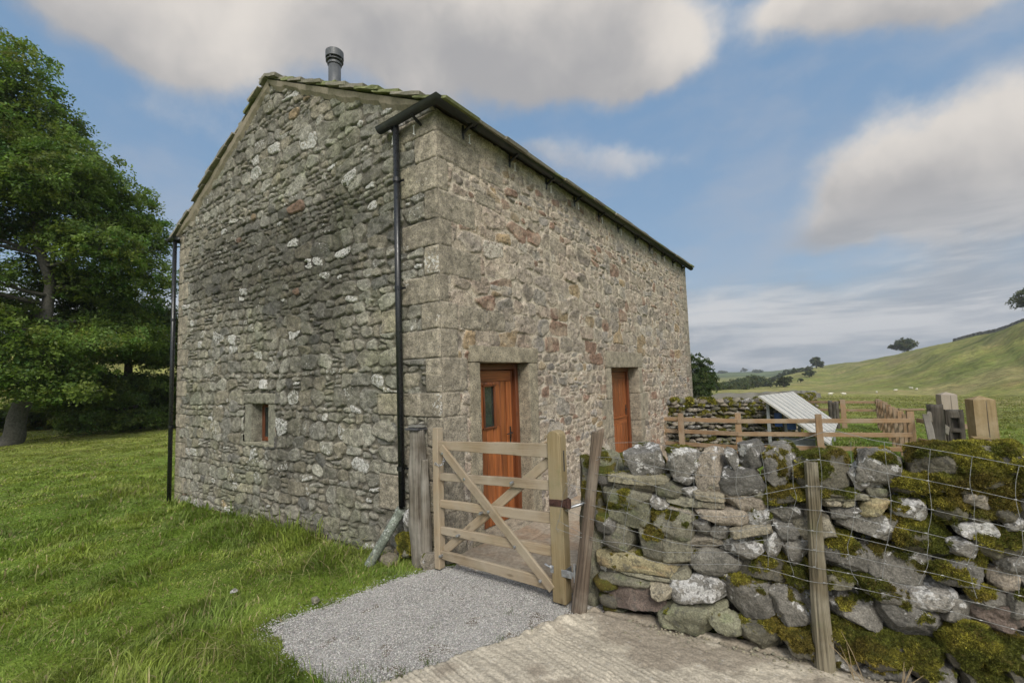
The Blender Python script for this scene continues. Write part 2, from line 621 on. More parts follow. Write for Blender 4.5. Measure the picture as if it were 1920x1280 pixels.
def mat_leaf(name, trans=0.35, nscale=1.2, rough=0.6):
    m, nt = new_mat(name)
    N = NT(nt)
    out = N.n('ShaderNodeOutputMaterial')
    geo = N.n('ShaderNodeNewGeometry')
    col = N.attr('Col')
    n1 = N.noise(geo.outputs['Position'], nscale, 4.0, 0.6)
    cc = N.n('ShaderNodeVectorMath'); cc.operation = 'SCALE'
    N.l(col, cc.inputs[0]); N.l(N.ss(n1, 0.3, 0.7, 0.75, 1.25), cc.inputs['Scale'])
    p = N.n('ShaderNodeBsdfPrincipled')
    p.inputs['Roughness'].default_value = rough
    p.inputs['Specular IOR Level'].default_value = 0.3
    N.l(cc.outputs[0], p.inputs['Base Color'])
    tr = N.n('ShaderNodeBsdfTranslucent')
    N.l(N.mix(1.0, cc.outputs[0], (1.2, 1.25, 0.75), 'MULTIPLY'), tr.inputs['Color'])
    mx = N.n('ShaderNodeMixShader'); mx.inputs[0].default_value = trans
    N.l(p.outputs[0], mx.inputs[1]); N.l(tr.outputs[0], mx.inputs[2])
    N.l(mx.outputs[0], out.inputs['Surface'])
    return m


M = {}
M['gable'] = mat_stone('gable_rubble', lscale=30.0, bump=0.6)
M['front'] = mat_stone('front_rubble', lichen=(0.46, 0.42, 0.35), lscale=26.0, bump=0.5)
M['drystone'] = mat_stone('drystone', lichen=(0.50, 0.49, 0.47), lscale=15.0, bump=0.7, fine=90.0, moss=True)
M['moss'] = mat_leaf('moss', 0.25, 6.0, 0.8)
M['grass'] = mat_leaf('grass_blade', 0.4, 1.5, 0.55)
M['leaf'] = mat_leaf('leaf', 0.48, 0.35, 0.5)
M['gate'] = mat_wood('gate_timber', (0.345, 0.27, 0.175), (0.225, 0.165, 0.10), (0.33, 0.28, 0.21), greyamt=0.25, green=0.15)
M['stile'] = mat_wood('hanging_stile_timber', (0.29, 0.225, 0.125), (0.20, 0.15, 0.075), (0.25, 0.21, 0.13), greyamt=0.15, green=0.4)
M['fence'] = mat_wood('fence_timber', (0.34, 0.22, 0.125), (0.235, 0.145, 0.075), (0.30, 0.235, 0.165), greyamt=0.15)
M['oldwood'] = mat_wood('weathered_timber', (0.22, 0.19, 0.145), (0.070, 0.058, 0.042), (0.26, 0.24, 0.205), greyamt=0.2, bump=0.9, scale=50.0)
M['darkwood'] = mat_wood('dark_old_timber', (0.11, 0.095, 0.075), (0.05, 0.043, 0.034), (0.15, 0.14, 0.12), greyamt=0.05, bump=0.9)
M['stake'] = mat_wood('stake_timber', (0.19, 0.145, 0.105), (0.075, 0.055, 0.040), (0.22, 0.19, 0.15), greyamt=0.1, bump=0.9, scale=45.0)
M['postwood'] = mat_wood('fence_post_timber', (0.23, 0.195, 0.125), (0.075, 0.060, 0.036), (0.27, 0.245, 0.185), greyamt=0.15, bump=0.9, scale=45.0, green=0.35)
M['gatepost'] = mat_wood('gatepost_timber', (0.37, 0.27, 0.135), (0.24, 0.17, 0.08), (0.34, 0.27, 0.17), greyamt=0.05, green=0.35)
M['greypost'] = mat_wood('grey_gatepost_timber', (0.33, 0.265, 0.195), (0.23, 0.18, 0.13), (0.34, 0.295, 0.245), greyamt=0.35)
M['door'] = mat_wood('door_timber', (0.38, 0.125, 0.036), (0.150, 0.045, 0.015), rough=0.42, bump=0.12, spec=0.45)
M['doorframe'] = mat_wood('door_frame_timber', (0.17, 0.055, 0.02), (0.10, 0.030, 0.011), rough=0.42, bump=0.12, spec=0.45)
M['black'] = mat_plain('black_plastic', (0.012, 0.013, 0.014), 0.32, spec=0.5)
M['gutter'] = mat_plain('gutter_plastic', (0.018, 0.021, 0.021), 0.4, spec=0.5, dirt=(0.05, 0.055, 0.035))
M['flue'] = mat_plain('flue_metal', (0.075, 0.08, 0.085), 0.5, spec=0.5, bump=0.0)
M['galv'] = mat_plain('galvanised_metal', (0.42, 0.43, 0.44), 0.4, 0.8, 60.0, 0.2)
M['rust'] = mat_plain('rusted_iron', (0.06, 0.028, 0.02), 0.8, 0.3, 60.0, 0.4)
M['wire'] = mat_plain('fence_wire', (0.27, 0.27, 0.26), 0.55, 0.6, 30.0, 0.25)
M['glass'] = mat_plain('dark_glass', (0.025, 0.035, 0.032), 0.06, 0.0, 4.0, 0.4, 0.0, 0.8)
M['white'] = mat_plain('white_plastic', (0.6, 0.6, 0.58), 0.4)
M['slate'] = None


def mat_vertcol(name, rough=0.9, nscale=40.0, nlo=0.75, nhi=1.25, bump=0.4, dist=0.006, spec=0.2, detail=6.0):
    m, nt = new_mat(name)
    N = NT(nt)
    out = N.n('ShaderNodeOutputMaterial')
    geo = N.n('ShaderNodeNewGeometry')
    p = N.n('ShaderNodeBsdfPrincipled')
    p.inputs['Roughness'].default_value = rough
    p.inputs['Specular IOR Level'].default_value = spec
    n1 = N.noise(geo.outputs['Position'], nscale, detail, 0.65)
    cc = N.n('ShaderNodeVectorMath'); cc.operation = 'SCALE'
    N.l(N.attr('Col'), cc.inputs[0]); N.l(N.ss(n1, 0.28, 0.72, nlo, nhi), cc.inputs['Scale'])
    N.l(cc.outputs[0], p.inputs['Base Color'])
    bp = N.n('ShaderNodeBump'); bp.inputs['Strength'].default_value = bump; bp.inputs['Distance'].default_value = dist
    N.l(n1, bp.inputs['Height']); N.l(bp.outputs[0], p.inputs['Normal'])
    N.l(p.outputs[0], out.inputs['Surface'])
    return m


M['slate'] = mat_vertcol('roof_stone_slate', nscale=25.0, bump=0.6)
M['mortar'] = mat_vertcol('verge_mortar', nscale=30.0, nlo=0.85, nhi=1.15)


def mat_pasture():
    m, nt = new_mat('pasture')
    N = NT(nt)
    out = N.n('ShaderNodeOutputMaterial')
    geo = N.n('ShaderNodeNewGeometry')
    pos = geo.outputs['Position']
    p = N.n('ShaderNodeBsdfPrincipled')
    p.inputs['Roughness'].default_value = 0.95
    p.inputs['Specular IOR Level'].default_value = 0.1
    a = N.noise(pos, 4.0, 9.0, 0.7)
    b = N.noise(pos, 0.55, 8.0, 0.68)
    c = N.noise(pos, 0.07, 7.0, 0.62, 0.6)
    g = N.math('MULTIPLY', N.ss(a, 0.28, 0.72, 0.70, 1.3), N.math('MULTIPLY', N.ss(b, 0.32, 0.68, 0.66, 1.34), N.ss(c, 0.32, 0.68, 0.80, 1.2)))
    cc = N.n('ShaderNodeVectorMath'); cc.operation = 'SCALE'
    N.l(N.attr('Col'), cc.inputs[0]); N.l(g, cc.inputs['Scale'])
    col = N.mix(N.ss(N.noise(pos, 0.21, 8.0, 0.7), 0.48, 0.66, 0.0, 0.5), cc.outputs[0], N.mix(1.0, cc.outputs[0], (1.35, 1.0, 1.3), 'MULTIPLY'))
    N.l(col, p.inputs['Base Color'])
    bp = N.n('ShaderNodeBump'); bp.inputs['Strength'].default_value = 0.7; bp.inputs['Distance'].default_value = 0.25
    N.l(N.math('ADD', N.math('MULTIPLY', a, 0.25), b), bp.inputs['Height']); N.l(bp.outputs[0], p.inputs['Normal'])
    N.l(p.outputs[0], out.inputs['Surface'])
    return m


M['terrain'] = mat_pasture()
M['concrete'] = mat_vertcol('brushed_concrete', nscale=70.0, nlo=0.7, nhi=1.25, bump=0.5, dist=0.006)
M['gravel'] = mat_vertcol('gravel_bed', nscale=130.0, nlo=0.6, nhi=1.35, bump=0.8, dist=0.008)
M['paving'] = mat_vertcol('stone_flags', nscale=22.0, nlo=0.75, nhi=1.2, bump=0.4)
M['chips'] = mat_vertcol('gravel_chip', nscale=60.0, nlo=0.8, nhi=1.2, bump=0.1)
M['wool'] = mat_vertcol('wool', nscale=8.0)
M['panel'] = mat_plain('panel_glass', (0.46, 0.44, 0.39), 0.35, 0.0, 3.0, 0.12, 0.02, 0.7)
M['frame_metal'] = mat_plain('frame_metal', (0.30, 0.32, 0.32), 0.5, 0.3)
M['blue'] = mat_plain('blue_plastic', (0.02, 0.06, 0.20), 0.5)
M['cabinet'] = mat_plain('grey_cabinet', (0.16, 0.18, 0.18), 0.6)
M['leanpipe'] = mat_stone('painted_cast_pipe', lichen=(0.42, 0.44, 0.40), lscale=24.0, bump=0.4, fine=50.0)

# ------------------------------------------------------------------ terrain
AZ = np.array([-180, -120, -100, -84, -78, -72, -66, -55, -40, -25, -13, -11, -8, -5.9, -4.5, -3.35, -1.9, -0.5, 2.07, 4.94, 7.96, 11.06, 12.95, 20, 40, 90, 140, 180.])
ELV = np.array([.05, .08, .078, .085, .083, .078, .06, .05, .03, .01, -.005, -.005, -.0055, -.006, -.003, -.0012, -.001, .0025, .0075, .0175, .0315, .0445, .0545, .09, .12, .1, .06, .05])
CDI = np.array([180, 110, 100, 95, 95, 100, 140, 300, 700, 1200, 1500, 1500, 1500, 1500, 1100, 850, 620, 560, 480, 400, 330, 280, 250, 210, 180, 150, 160, 180.])
SPA = np.array([-9.5, -8.0, -6.5, -4.9, -3.35, -1.9, 0.0])
SPE = np.array([-.060, -.046, -.030, -.0165, -.0085, -.0015, .0])
SPD = np.array([260, 290, 330, 380, 430, 480, 520.])


def ground_z(x, y, detail=True):
    x = np.asarray(x, float); y = np.asarray(y, float)
    z = np.full(x.shape, -0.145)
    z = z - 0.5 * (1 - np.exp(-np.maximum(0, -x - 0.5) / 9.0))
    z = z - 0.40 * (1 - np.exp(-np.maximum(0, y - 3.0) / 11.0)) * sstep(-2, 0.5, x)
    dx, dy = x - CAM[0], y - CAM[1]
    d = np.hypot(dx, dy)
    az = np.degrees(np.arctan2(dx, dy))
    right = sstep(-30, -13, az) * (1 - sstep(60, 90, az))
    z = z - right * 0.040 * np.clip(d - 22, 0, 130)
    elv = np.interp(az, AZ, ELV)
    cdi = np.interp(az, AZ, CDI)
    valley = sstep(-24, -12, az) * (1 - sstep(-3.0, 3.0, az))
    z = z - valley * 0.016 * np.clip(d - 150, 0, 500)
    base = z
    zc = CAM[2] + elv * cdi
    rb = cdi * np.where(right > 0.5, 0.42, 0.5)
    t = np.clip((d - rb) / (cdi - rb), 0, 1)
    lump = (0.10 * fbm(x / 28, y / 28, None, 3, 21) + 0.07 * fbm(az / 2.2 + 5, t * 2.5 + az * .12, None, 3, 22)) * np.sin(np.pi * t)
    s = np.clip(t + lump, 0, 1)
    s = 0.55 * s + 0.45 * s * s * (3 - 2 * s)
    z = base * (1 - s) + zc * s
    z = z - np.maximum(0, d - cdi) * 0.01
    # spur running down from the lone tree to the valley floor
    sd_ = np.interp(az, SPA, SPD); sz = CAM[2] + np.interp(az, SPA, SPE) * sd_
    on = sstep(-10.5, -9.0, az) * (1 - sstep(-1.6, 1.0, az))
    spur = np.where(d < sd_, sz - np.clip(sd_ - d, 0, 400) * np.clip((sz + 7.0) / (sd_ * .45), .0, 1), sz - (d - sd_) * .10)
    z = np.where(on > 0, z + on * np.maximum(spur - z, 0), z)
    if detail:
        far = sstep(7, 30, d)
        near = 0.018 * fbm(x / 0.55, y / 0.55, None, 3, 3) + 0.03 * fbm(x / 2.3, y / 2.3, None, 2, 5)
        keep = sstep(0.0, 0.8, -x) + sstep(2.5, 6.0, y) * sstep(0.8, 2.0, x) + sstep(6, 9, d)
        z = z + near * np.clip(keep, 0, 1)
        z = z + far * (0.10 * fbm(x / 9, y / 9, None, 4, 7)) + sstep(60, 140, d) * 0.9 * fbm(x / 45, y / 45, None, 4, 8)
    return z


def build_terrain():
    rad = [0.25]
    while rad[-1] < 4500:
        r = rad[-1]
        rad.append(r * (1.022 if r < 40 else 1.03))
    rad = np.array(rad)
    th = np.radians(np.r_[np.arange(-92, 22, 0.3), np.arange(22, 268, 1.5)])
    Rr, Th = np.meshgrid(rad, th, indexing='ij')
    X = CAM[0] + Rr * np.sin(Th); Y = CAM[1] + Rr * np.cos(Th)
    Z = ground_z(X, Y)
    n, k = X.shape
    idx = np.arange(n * k).reshape(n, k)
    nx = np.roll(idx, -1, 1)
    q = np.stack([idx[:-1], nx[:-1], nx[1:], idx[1:]], -1).reshape(-1, 4)
    V = np.stack([X, Y, Z], -1).reshape(-1, 3)
    V = np.vstack([V, [CAM[0], CAM[1], ground_z(CAM[0], CAM[1])]])
    tri = np.stack([np.full(k, n * k), nx[0], idx[0]], -1)
    # colours: lush near the barn, olive on the slopes, quilt of fields far up the valley
    x, y = V[:, 0], V[:, 1]
    d = np.hypot(x - CAM[0], y - CAM[1]); az = np.degrees(np.arctan2(x - CAM[0], y - CAM[1]))
    lush = np.array([0.120, 0.180, 0.028]); olive = np.array([0.205, 0.212, 0.058]); tan = np.array([0.250, 0.215, 0.098]); deep = np.array([0.110, 0.145, 0.032])
    f = sstep(12, 45, d)[:, None]
    C = lush * (1 - f) + olive * f
    p1 = sstep(-0.05, 0.5, fbm(x / 16, y / 16, None, 4, 31))[:, None] * f
    C = C * (1 - 0.6 * p1) + tan * 0.6 * p1
    p2 = sstep(0.05, 0.45, fbm(x / 30 + 9, y / 12, None, 4, 33))[:, None] * f
    C = C * (1 - 0.55 * p2) + deep * 0.55 * p2
    p3 = sstep(0.1, 0.45, fbm(x / 3.1, y / 3.1, None, 4, 35))[:, None] * f
    C = C * (1 - 0.3 * p3) + tan * 0.3 * p3
    fld = sstep(700, 1000, d)[:, None]
    fc = np.where((vn(x / 260, y / 190, None, 41) > 0)[:, None], np.array([0.115, 0.15, 0.05]), np.array([0.075, 0.105, 0.04]))
    C = C * (1 - fld) + fc * fld
    o = mesh_obj('ground', V, [q, tri], M['terrain'], None, {'Col': C}, True)
    tag(o, 'green pasture rising to grassy hillsides', None, None, 'structure')


build_terrain()


def poly_inside(x, y, poly):
    c = np.zeros(x.shape, bool)
    n = len(poly)
    for i in range(n):
        x0, y0 = poly[i]; x1, y1 = poly[(i + 1) % n]
        cond = ((y0 > y) != (y1 > y)) & (x < (x1 - x0) * (y - y0) / (y1 - y0 + 1e-12) + x0)
        c ^= cond
    return c


GRAVEL = [(0.02, -0.08), (-0.18, -0.55), (-0.24, -1.0), (-0.32, -1.35), (-0.37, -1.60), (0.0, -1.68), (0.25, -1.74), (0.75, -1.78), (0.9, -1.66), (1.24, -0.96), (1.54, -0.30), (1.78, -0.06), (1.6, 0.35), (0.1, 0.05)]
CONCRETE = [(1.56, -0.14), (1.22, -0.94), (0.98, -1.45), (0.72, -1.95), (0.6, -4.5), (6.5, -4.5), (6.2, 0.42), (1.95, 0.06)]
PAVING = [(-0.05, 0.02), (1.62, 0.06), (1.9, 0.6), (2.0, 4.0), (1.6, 7.0), (-0.05, 7.3)]


def sheet(name, poly, res, zf, colf, mat, edge=0.03, warp=0.08, kind='structure', label=None):
    P = np.array(poly)
    xs = np.arange(P[:, 0].min() - .1, P[:, 0].max() + .1, res); ys = np.arange(P[:, 1].min() - .1, P[:, 1].max() + .1, res)
    X, Y = np.meshgrid(xs, ys)
    wx = X + edge * fbm(X / warp, Y / warp, None, 3, 51); wy = Y + edge * fbm(X / warp, Y / warp, None, 3, 61)
    m = poly_inside(wx, wy, poly)
    Z = zf(X, Y)
    idx = np.arange(X.size).reshape(X.shape)
    fm = m[:-1, :-1] & m[1:, :-1] & m[:-1, 1:] & m[1:, 1:]
    # sink the rim so the sheet has no floating edge
    er = m.copy()
    for _ in range(2):
        er = er & np.roll(er, 1, 0) & np.roll(er, -1, 0) & np.roll(er, 1, 1) & np.roll(er, -1, 1)
    Z = np.where(er, Z, Z - 0.03)
    q = np.stack([idx[:-1, :-1], idx[:-1, 1:], idx[1:, 1:], idx[1:, :-1]], -1)[fm]
    used = np.zeros(X.size, bool); used[q.ravel()] = True
    mp = np.cumsum(used) - 1
    V = np.stack([X, Y, Z], -1).reshape(-1, 3)[used]
    C = colf(X, Y).reshape(-1, 3)[used]
    o = mesh_obj(name, V, [mp[q]], mat, None, {'Col': C}, True)
    tag(o, label, None, None, kind)
    return o


def zgravel(X, Y):
    return -0.125 + 0.008 * fbm(X / 0.3, Y / 0.3, None, 3, 71) + 0.005 * fbm(X / 0.02, Y / 0.02, None, 2, 72)


def cgravel(X, Y):
    g = 0.30 + 0.07 * fbm(X / 0.25, Y / 0.25, None, 3, 73) + 0.10 * vn(X / 0.012, Y / 0.012, None, 74)
    dirt = sstep(0.1, 0.6, fbm(X / 0.12, Y / 0.12, None, 3, 75) - 0.4 + sstep(0.25, 0.0, np.abs((X - 1.54) * 0.895 - (Y + 0.2) * 0.44)) * 0.5)[..., None]
    c = g[..., None] * np.array([1.0, 0.965, 0.90])
    return np.clip(c * (1 - dirt) + np.array([0.14, 0.115, 0.085]) * dirt, 0.03, 1)


sheet('gravel_path', GRAVEL, 0.012, zgravel, cgravel, M['gravel'], label='grey gravel patch before the timber gate')

# loose chips on the gravel
def build_chips():
    n = 60000
    x = R.uniform(-0.45, 1.75, n * 2); y = R.uniform(-1.85, 0.3, n * 2)
    wx = x + 0.03 * fbm(x / 0.08, y / 0.08, None, 3, 51); wy = y + 0.03 * fbm(x / 0.08, y / 0.08, None, 3, 61)
    k = poly_inside(wx, wy, GRAVEL)
    x, y = x[k][:n], y[k][:n]
    # strays along the edge
    m2 = 1600
    t2 = R.uniform(0, 1, m2)
    gx = np.interp(t2, np.linspace(0, 1, 7), [-.0, -.18, -.24, -.32, -.37, .0, .7]) + R.normal(-.015, .05, m2); gy = np.interp(t2, np.linspace(0, 1, 7), [-.1, -.55, -1.0, -1.35, -1.6, -1.7, -1.8]) + R.normal(0, .05, m2)
    x = np.r_[x, gx]; y = np.r_[y, gy]
    m = 900
    t = R.uniform(0, 1, m)
    ex = np.interp(t, [0, .5, 1], [1.56, 1.22, .8]) + R.normal(0.05, 0.07, m); ey = np.interp(t, [0, .5, 1], [-.25, -.94, -1.7]) + R.normal(0, 0.06, m)
    x = np.r_[x, ex]; y = np.r_[y, ey]; n = len(x)
    s = R.uniform(0.0025, 0.0058, n) * np.where(R.uniform(0, 1, n) < .04, 1.6, 1)
    base = np.array([(1, 0, 0), (-1, 0, 0), (0, 1, 0), (0, -1, 0), (0, 0, 1), (0, 0, -1.)])
    F = np.array([(0, 2, 4), (2, 1, 4), (1, 3, 4), (3, 0, 4), (2, 0, 5), (1, 2, 5), (3, 1, 5), (0, 3, 5)])
    V = base[None] * R.uniform(0.6, 1.2, (n, 6, 1)) + R.normal(0, .15, (n, 6, 3))
    V[..., 2] *= 0.65
    a = R.uniform(0, 6.28, n); ca, sa = np.cos(a)[:, None], np.sin(a)[:, None]
    vx = V[..., 0] * ca - V[..., 1] * sa; vy = V[..., 0] * sa + V[..., 1] * ca
    P = np.stack([vx, vy, V[..., 2]], -1) * s[:, None, None]
    P[..., 0] += x[:, None]; P[..., 1] += y[:, None]; P[..., 2] += (zgravel(x, y) + 0.003)[:, None]
    g = R.normal(0.365, 0.10, n).clip(0.10, 0.70)
    C = g[:, None] * np.array([1, .965, .90]) * R.normal(1, .03, (n, 3))
    FF = (F[None] + 6 * np.arange(n)[:, None, None]).reshape(-1, 3)
    o = mesh_obj('gravel_chips', P.reshape(-1, 3), [FF], M['chips'], None, {'Col': np.repeat(C, 6, 0).clip(.02, .8)})
    tag(o, 'loose pale grey limestone chips on the gravel patch', 'gravel', None, 'stuff')


build_chips()


def zconc(X, Y):
    u = X * 0.25 + Y * 0.97
    v = X * 0.97 - Y * 0.25
    wl = u + 0.012 * fbm(v / 0.5, u / 0.2, None, 2, 81)
    rid = np.sin(wl * 2 * np.pi / 0.034)
    amp = 0.0055 * sstep(-0.3, 0.4, fbm(X / 0.6, Y / 0.6, None, 3, 82)) * sstep(-0.25, -0.75, Y - 0.09 * (X - 1.78))
    edge = 0.02 * sstep(0.25, 0.0, np.abs((X - 1.54) * 0.895 - (Y + 0.14) * 0.44))
    return -0.104 - edge * 0.6 + amp * rid + 0.009 * fbm(X / 0.4, Y / 0.4, None, 3, 83) + 0.006 * fbm(X / 0.035, Y / 0.035, None, 3, 84) + 0.030 * np.exp(-(((X - 1.54) * 0.895 - (Y + 0.14) * 0.44 - .09) / .09) ** 2) * sstep(-1.0, -.3, Y) * (.6 + fbm(X / .08, Y / .08, None, 3, 89)) - 0.012 * sstep(0.05, 0.0, np.abs(Y - 0.09 * (X - 1.78) + .1))


def cconc(X, Y):
    u = X * 0.25 + Y * 0.97
    v = X * 0.97 - Y * 0.25
    wl = u + 0.012 * fbm(v / 0.5, u / 0.2, None, 2, 81)
    rid = np.sin(wl * 2 * np.pi / 0.034) * sstep(-0.3, 0.4, fbm(X / 0.6, Y / 0.6, None, 3, 82)) * sstep(-0.25, -0.75, Y - 0.09 * (X - 1.78))
    b = 0.42 + 0.06 * fbm(X / 0.5, Y / 0.5, None, 4, 85) + 0.07 * rid + 0.15 * fbm(v / 0.30, u / 0.011, None, 3, 86)
    c = b[..., None] * np.array([1.0, 0.89, 0.70])
    dirt = sstep(0.0, 0.5, fbm(X / 0.25, Y / 0.25, None, 5, 87) + sstep(-0.75, -0.15, Y - 0.09 * (X - 1.78)) * 0.75 - 0.25)[..., None]
    c = c * (1 - 0.62 * dirt) + np.array([0.20, 0.165, 0.125]) * 0.62 * dirt
    sp = sstep(0.62, 0.75, vn(X / 0.012, Y / 0.012, None, 88))[..., None]
    return np.clip(c * (1 - 0.5 * sp) + 0.5 * sp * np.array([0.42, 0.40, 0.36]), 0.02, 0.8)


sheet('concrete_track', CONCRETE, 0.012, zconc, cconc, M['concrete'], edge=0.035, warp=0.12, label='brushed concrete apron in front of the mossy wall')


def zpav(X, Y):
    j = np.minimum(np.abs((Y * 1.15 + 0.15 * np.sin(X * 3)) % 0.9 - 0.45) * 0 + np.abs(((Y + 0.05 * np.sin(X * 4)) % 0.85) - 0.02), np.abs(((X + np.floor(Y / 0.85) * 0.37 + 0.03 * np.sin(Y * 5)) % 0.75) - 0.02))
    return -0.092 - 0.012 * sstep(0.03, 0.0, j) + 0.006 * fbm(X / 0.3, Y / 0.3, None, 3, 91)


def cpav(X, Y):
    k = np.floor((Y + 0.05 * np.sin(X * 4)) / 0.85) * 7 + np.floor((X + np.floor(Y / 0.85) * 0.37) / 0.75)
    b = 0.36 + 0.05 * vn(k * 1.7, k * 0.3, None, 92) + 0.06 * fbm(X / 0.3, Y / 0.3, None, 4, 93)
    c = b[..., None] * np.array([1.0, 0.84, 0.64])
    rst = sstep(0.1, 0.6, fbm(X / 0.35, Y / 0.35, None, 4, 94))[..., None]
    return np.clip(c * (1 - 0.5 * rst) + 0.5 * rst * np.array([0.30, 0.19, 0.11]), 0.02, 0.8)


sheet('flagstone_path', PAVING, 0.02, zpav, cpav, M['paving'], edge=0.02, label='sandstone flags along the barn wall behind the gate')

# ------------------------------------------------------------------ barn
W, L, H, RISE = 7.04, 10.03, 4.70, 1.74
SL = RISE / (W / 2)
PAL_G = np.array([(.205, .192, .155), (.245, .230, .185), (.180, .170, .138), (.220, .198, .150), (.27, .258, .215), (.195, .186, .158), (.215, .20, .155)])
PAL_F = np.array([(.285, .242, .195), (.315, .268, .215), (.25, .225, .19), (.29, .235, .185), (.27, .245, .215), (.32, .275, .22), (.245, .212, .175)])


def stone_wall(u0, u1, v0, v1, ru, rv, pal, seed, fixed=(), holes=(), mortar=(.3, .27, .21), deep=0.03, gap=0.010, redp=0.05, warpamp=0.035, hmin=.065, hmax=.18, edge=.020, bulge=1.0, whitep=.07, putlog=(), wmax=3.3, nb=.55, jt=.13):
    """rubble masonry as one displaced sheet: returns u, v, height, colour, lichen and keep mask"""
    rg = np.random.default_rng(seed)
    us = np.arange(u0, u1 + ru * .5, ru); vs = np.arange(v0, v1 + rv * .5, rv)
    U, V = np.meshgrid(us, vs)
    wu = U + warpamp * 0.6 * fbm(U / .45, V / .45, None, 3, seed + 1) + 0.010 * fbm(U / .06, V / .06, None, 3, seed + 2)
    wv = V + warpamp * fbm(U / .7, V / .35, None, 3, seed + 3) + 0.009 * fbm(U / .07, V / .05, None, 3, seed + 4)
    global FIXM
    FIXM = np.zeros(U.shape)
    best = np.full(U.shape, -0.05)       # signed distance inside the owning stone
    Hh = np.full(U.shape, 0.0)
    Cc = np.zeros(U.shape + (3,)); Cc[:] = np.array(mortar)
    Cc *= (1 + .10 * fbm(U / .05, V / .05, None, 3, seed + 5))[..., None]
    Lc = np.zeros(U.shape)
    stones = []
    v = v0 - .1
    while v < v1 + .1:
        h = rg.uniform(hmin, hmax) if rg.uniform() < .8 else rg.uniform(hmax, hmax * 1.35)
        u = u0 - .1 - rg.uniform(0, .2)
        while u < u1 + .1:
            w = h * rg.uniform(.9, wmax) if h < .12 else h * rg.uniform(.8, wmax * .7)
            w = min(max(w, .07), .60)
            r = rg.uniform()
            if r < .13 and h > .10:
                k = 2 if h < .15 else 3
                hh = h / k
                for j in range(k):
                    if rg.uniform() < .45 and w > .25:
                        s = w * rg.uniform(.35, .65)
                        stones.append((u, v + j * hh, s, hh)); stones.append((u + s, v + j * hh, w - s, hh))
                    else:
                        stones.append((u, v + j * hh, w, hh))
            else:
                stones.append((u, v, w, h))
            u += w
        v += h
    # a few large stones laid across the courses
    nbig = int((u1 - u0) * (v1 - v0) * nb)
    big = [(rg.uniform(u0, u1), rg.uniform(v0, v1), rg.uniform(.28, .55), rg.uniform(.15, .25)) for _ in range(nbig)]

    def paint(s, kind):
        a, b, w, h = s
        cx, cy = a + w / 2, b + h / 2
        mg = .09
        i0, i1 = np.searchsorted(us, a - mg), np.searchsorted(us, a + w + mg)
        j0, j1 = np.searchsorted(vs, b - mg), np.searchsorted(vs, b + h + mg)
        if i1 <= i0 or j1 <= j0:
            return
        sl = (slice(j0, j1), slice(i0, i1))
        fx = kind == 'fixed'
        x = (U if fx else wu)[sl] - cx; y = (V if fx else wv)[sl] - cy
        if fx:
            x = x + .004 * fbm(U[sl] / .08, V[sl] / .08, None, 2, seed + 6); y = y + .004 * fbm(U[sl] / .08, V[sl] / .08, None, 2, seed + 7)
        g = gap * (0.75 if fx else rg.uniform(.5, 1.5))
        jit = 0.0 if fx else jt
        th = rg.normal(0, 0 if fx else .035)
        x, y = x * math.cos(th) + y * math.sin(th), -x * math.sin(th) + y * math.cos(th)
        d = []
        for nx, ny, c in ((1, 0, w / 2), (-1, 0, w / 2), (0, 1, h / 2), (0, -1, h / 2)):
            t = rg.normal(0, jit)
            nx2, ny2 = nx * math.cos(t) - ny * math.sin(t), nx * math.sin(t) + ny * math.cos(t)
            d.append(c - g - (nx2 * x + ny2 * y) + (0 if fx else rg.normal(0, .004)))
        if not fx:
            for sx in (-1, 1):
                for sy in (-1, 1):
                    if rg.uniform() < .75:
                        cut = rg.uniform(.02, .35) * min(w, h)
                        n2 = np.array([sx * rg.uniform(.5, 1), sy * rg.uniform(.5, 1)]); n2 /= np.linalg.norm(n2)
                        c = abs(n2[0]) * w / 2 + abs(n2[1]) * h / 2 - cut
                        d.append(c - g - (n2[0] * x + n2[1] * y))
        k = .010 if not fx else .006
        d = np.array(d)
        m = d.min(0)
        sd = m - k * np.log(np.exp(-(d - m) / k).sum(0)) + k * .2
        ew = edge * (.55 if fx else rg.uniform(.7, 1.4))
        t = np.clip(sd / ew, 0, 1)
        dome = np.sqrt(np.clip(1 - (1 - t) ** 2, 0, 1))
        lvl = (rg.normal(0, .006) if not fx else .004)
        tx, ty = (rg.normal(0, .04), rg.normal(0, .07)) if not fx else (0, 0)
        hh = dome * deep * (bulge if not fx else .75) + (lvl + tx * x + ty * y) * t
        hh = hh + t * (.009 if not fx else .005) * fbm(U[sl] / .07 + s[0] * 9, V[sl] / .05, None, 4, seed + 8)
        if fx:
            win = (sd > -.006) | ((np.abs(x) < w / 2) & (np.abs(y) < h / 2))
        elif kind == 'big':
            win = sd > 0.0
        else:
            win = (sd > best[sl]) & (sd > -.012)
        if not win.any():
            return
        if fx:
            FIXM[sl][win] = 1
        cw = sstep(-.004, .006, sd)
        base = pal[rg.integers(len(pal))] * rg.normal(1, .10)
        r = rg.uniform()
        if fx:
            base = np.array([.268, .236, .182]) * rg.normal(1, .07)
        elif r < redp:
            base = np.array([.25, .165, .12]) * rg.uniform(.75, 1.05)
        elif r < redp + redp * .35:
            base = np.array([.29, .22, .135]) * rg.uniform(.8, 1.1)
        elif r < redp + .025:
            base = np.array([.13, .125, .11]) * rg.uniform(.8, 1.3)
        li = rg.uniform(.05, .42)
        if rg.uniform() < whitep and not fx:
            li = rg.uniform(.7, 1.0)
        wash = (1 + .20 * fbm(U[sl] / .10 + s[0], V[sl] / .06, None, 4, seed + 9))[..., None]
        cc = Cc[sl] * (1 - cw[..., None]) + base * wash * cw[..., None] if not fx else np.array(mortar) * .6 * (1 - cw[..., None]) + base * wash * cw[..., None]
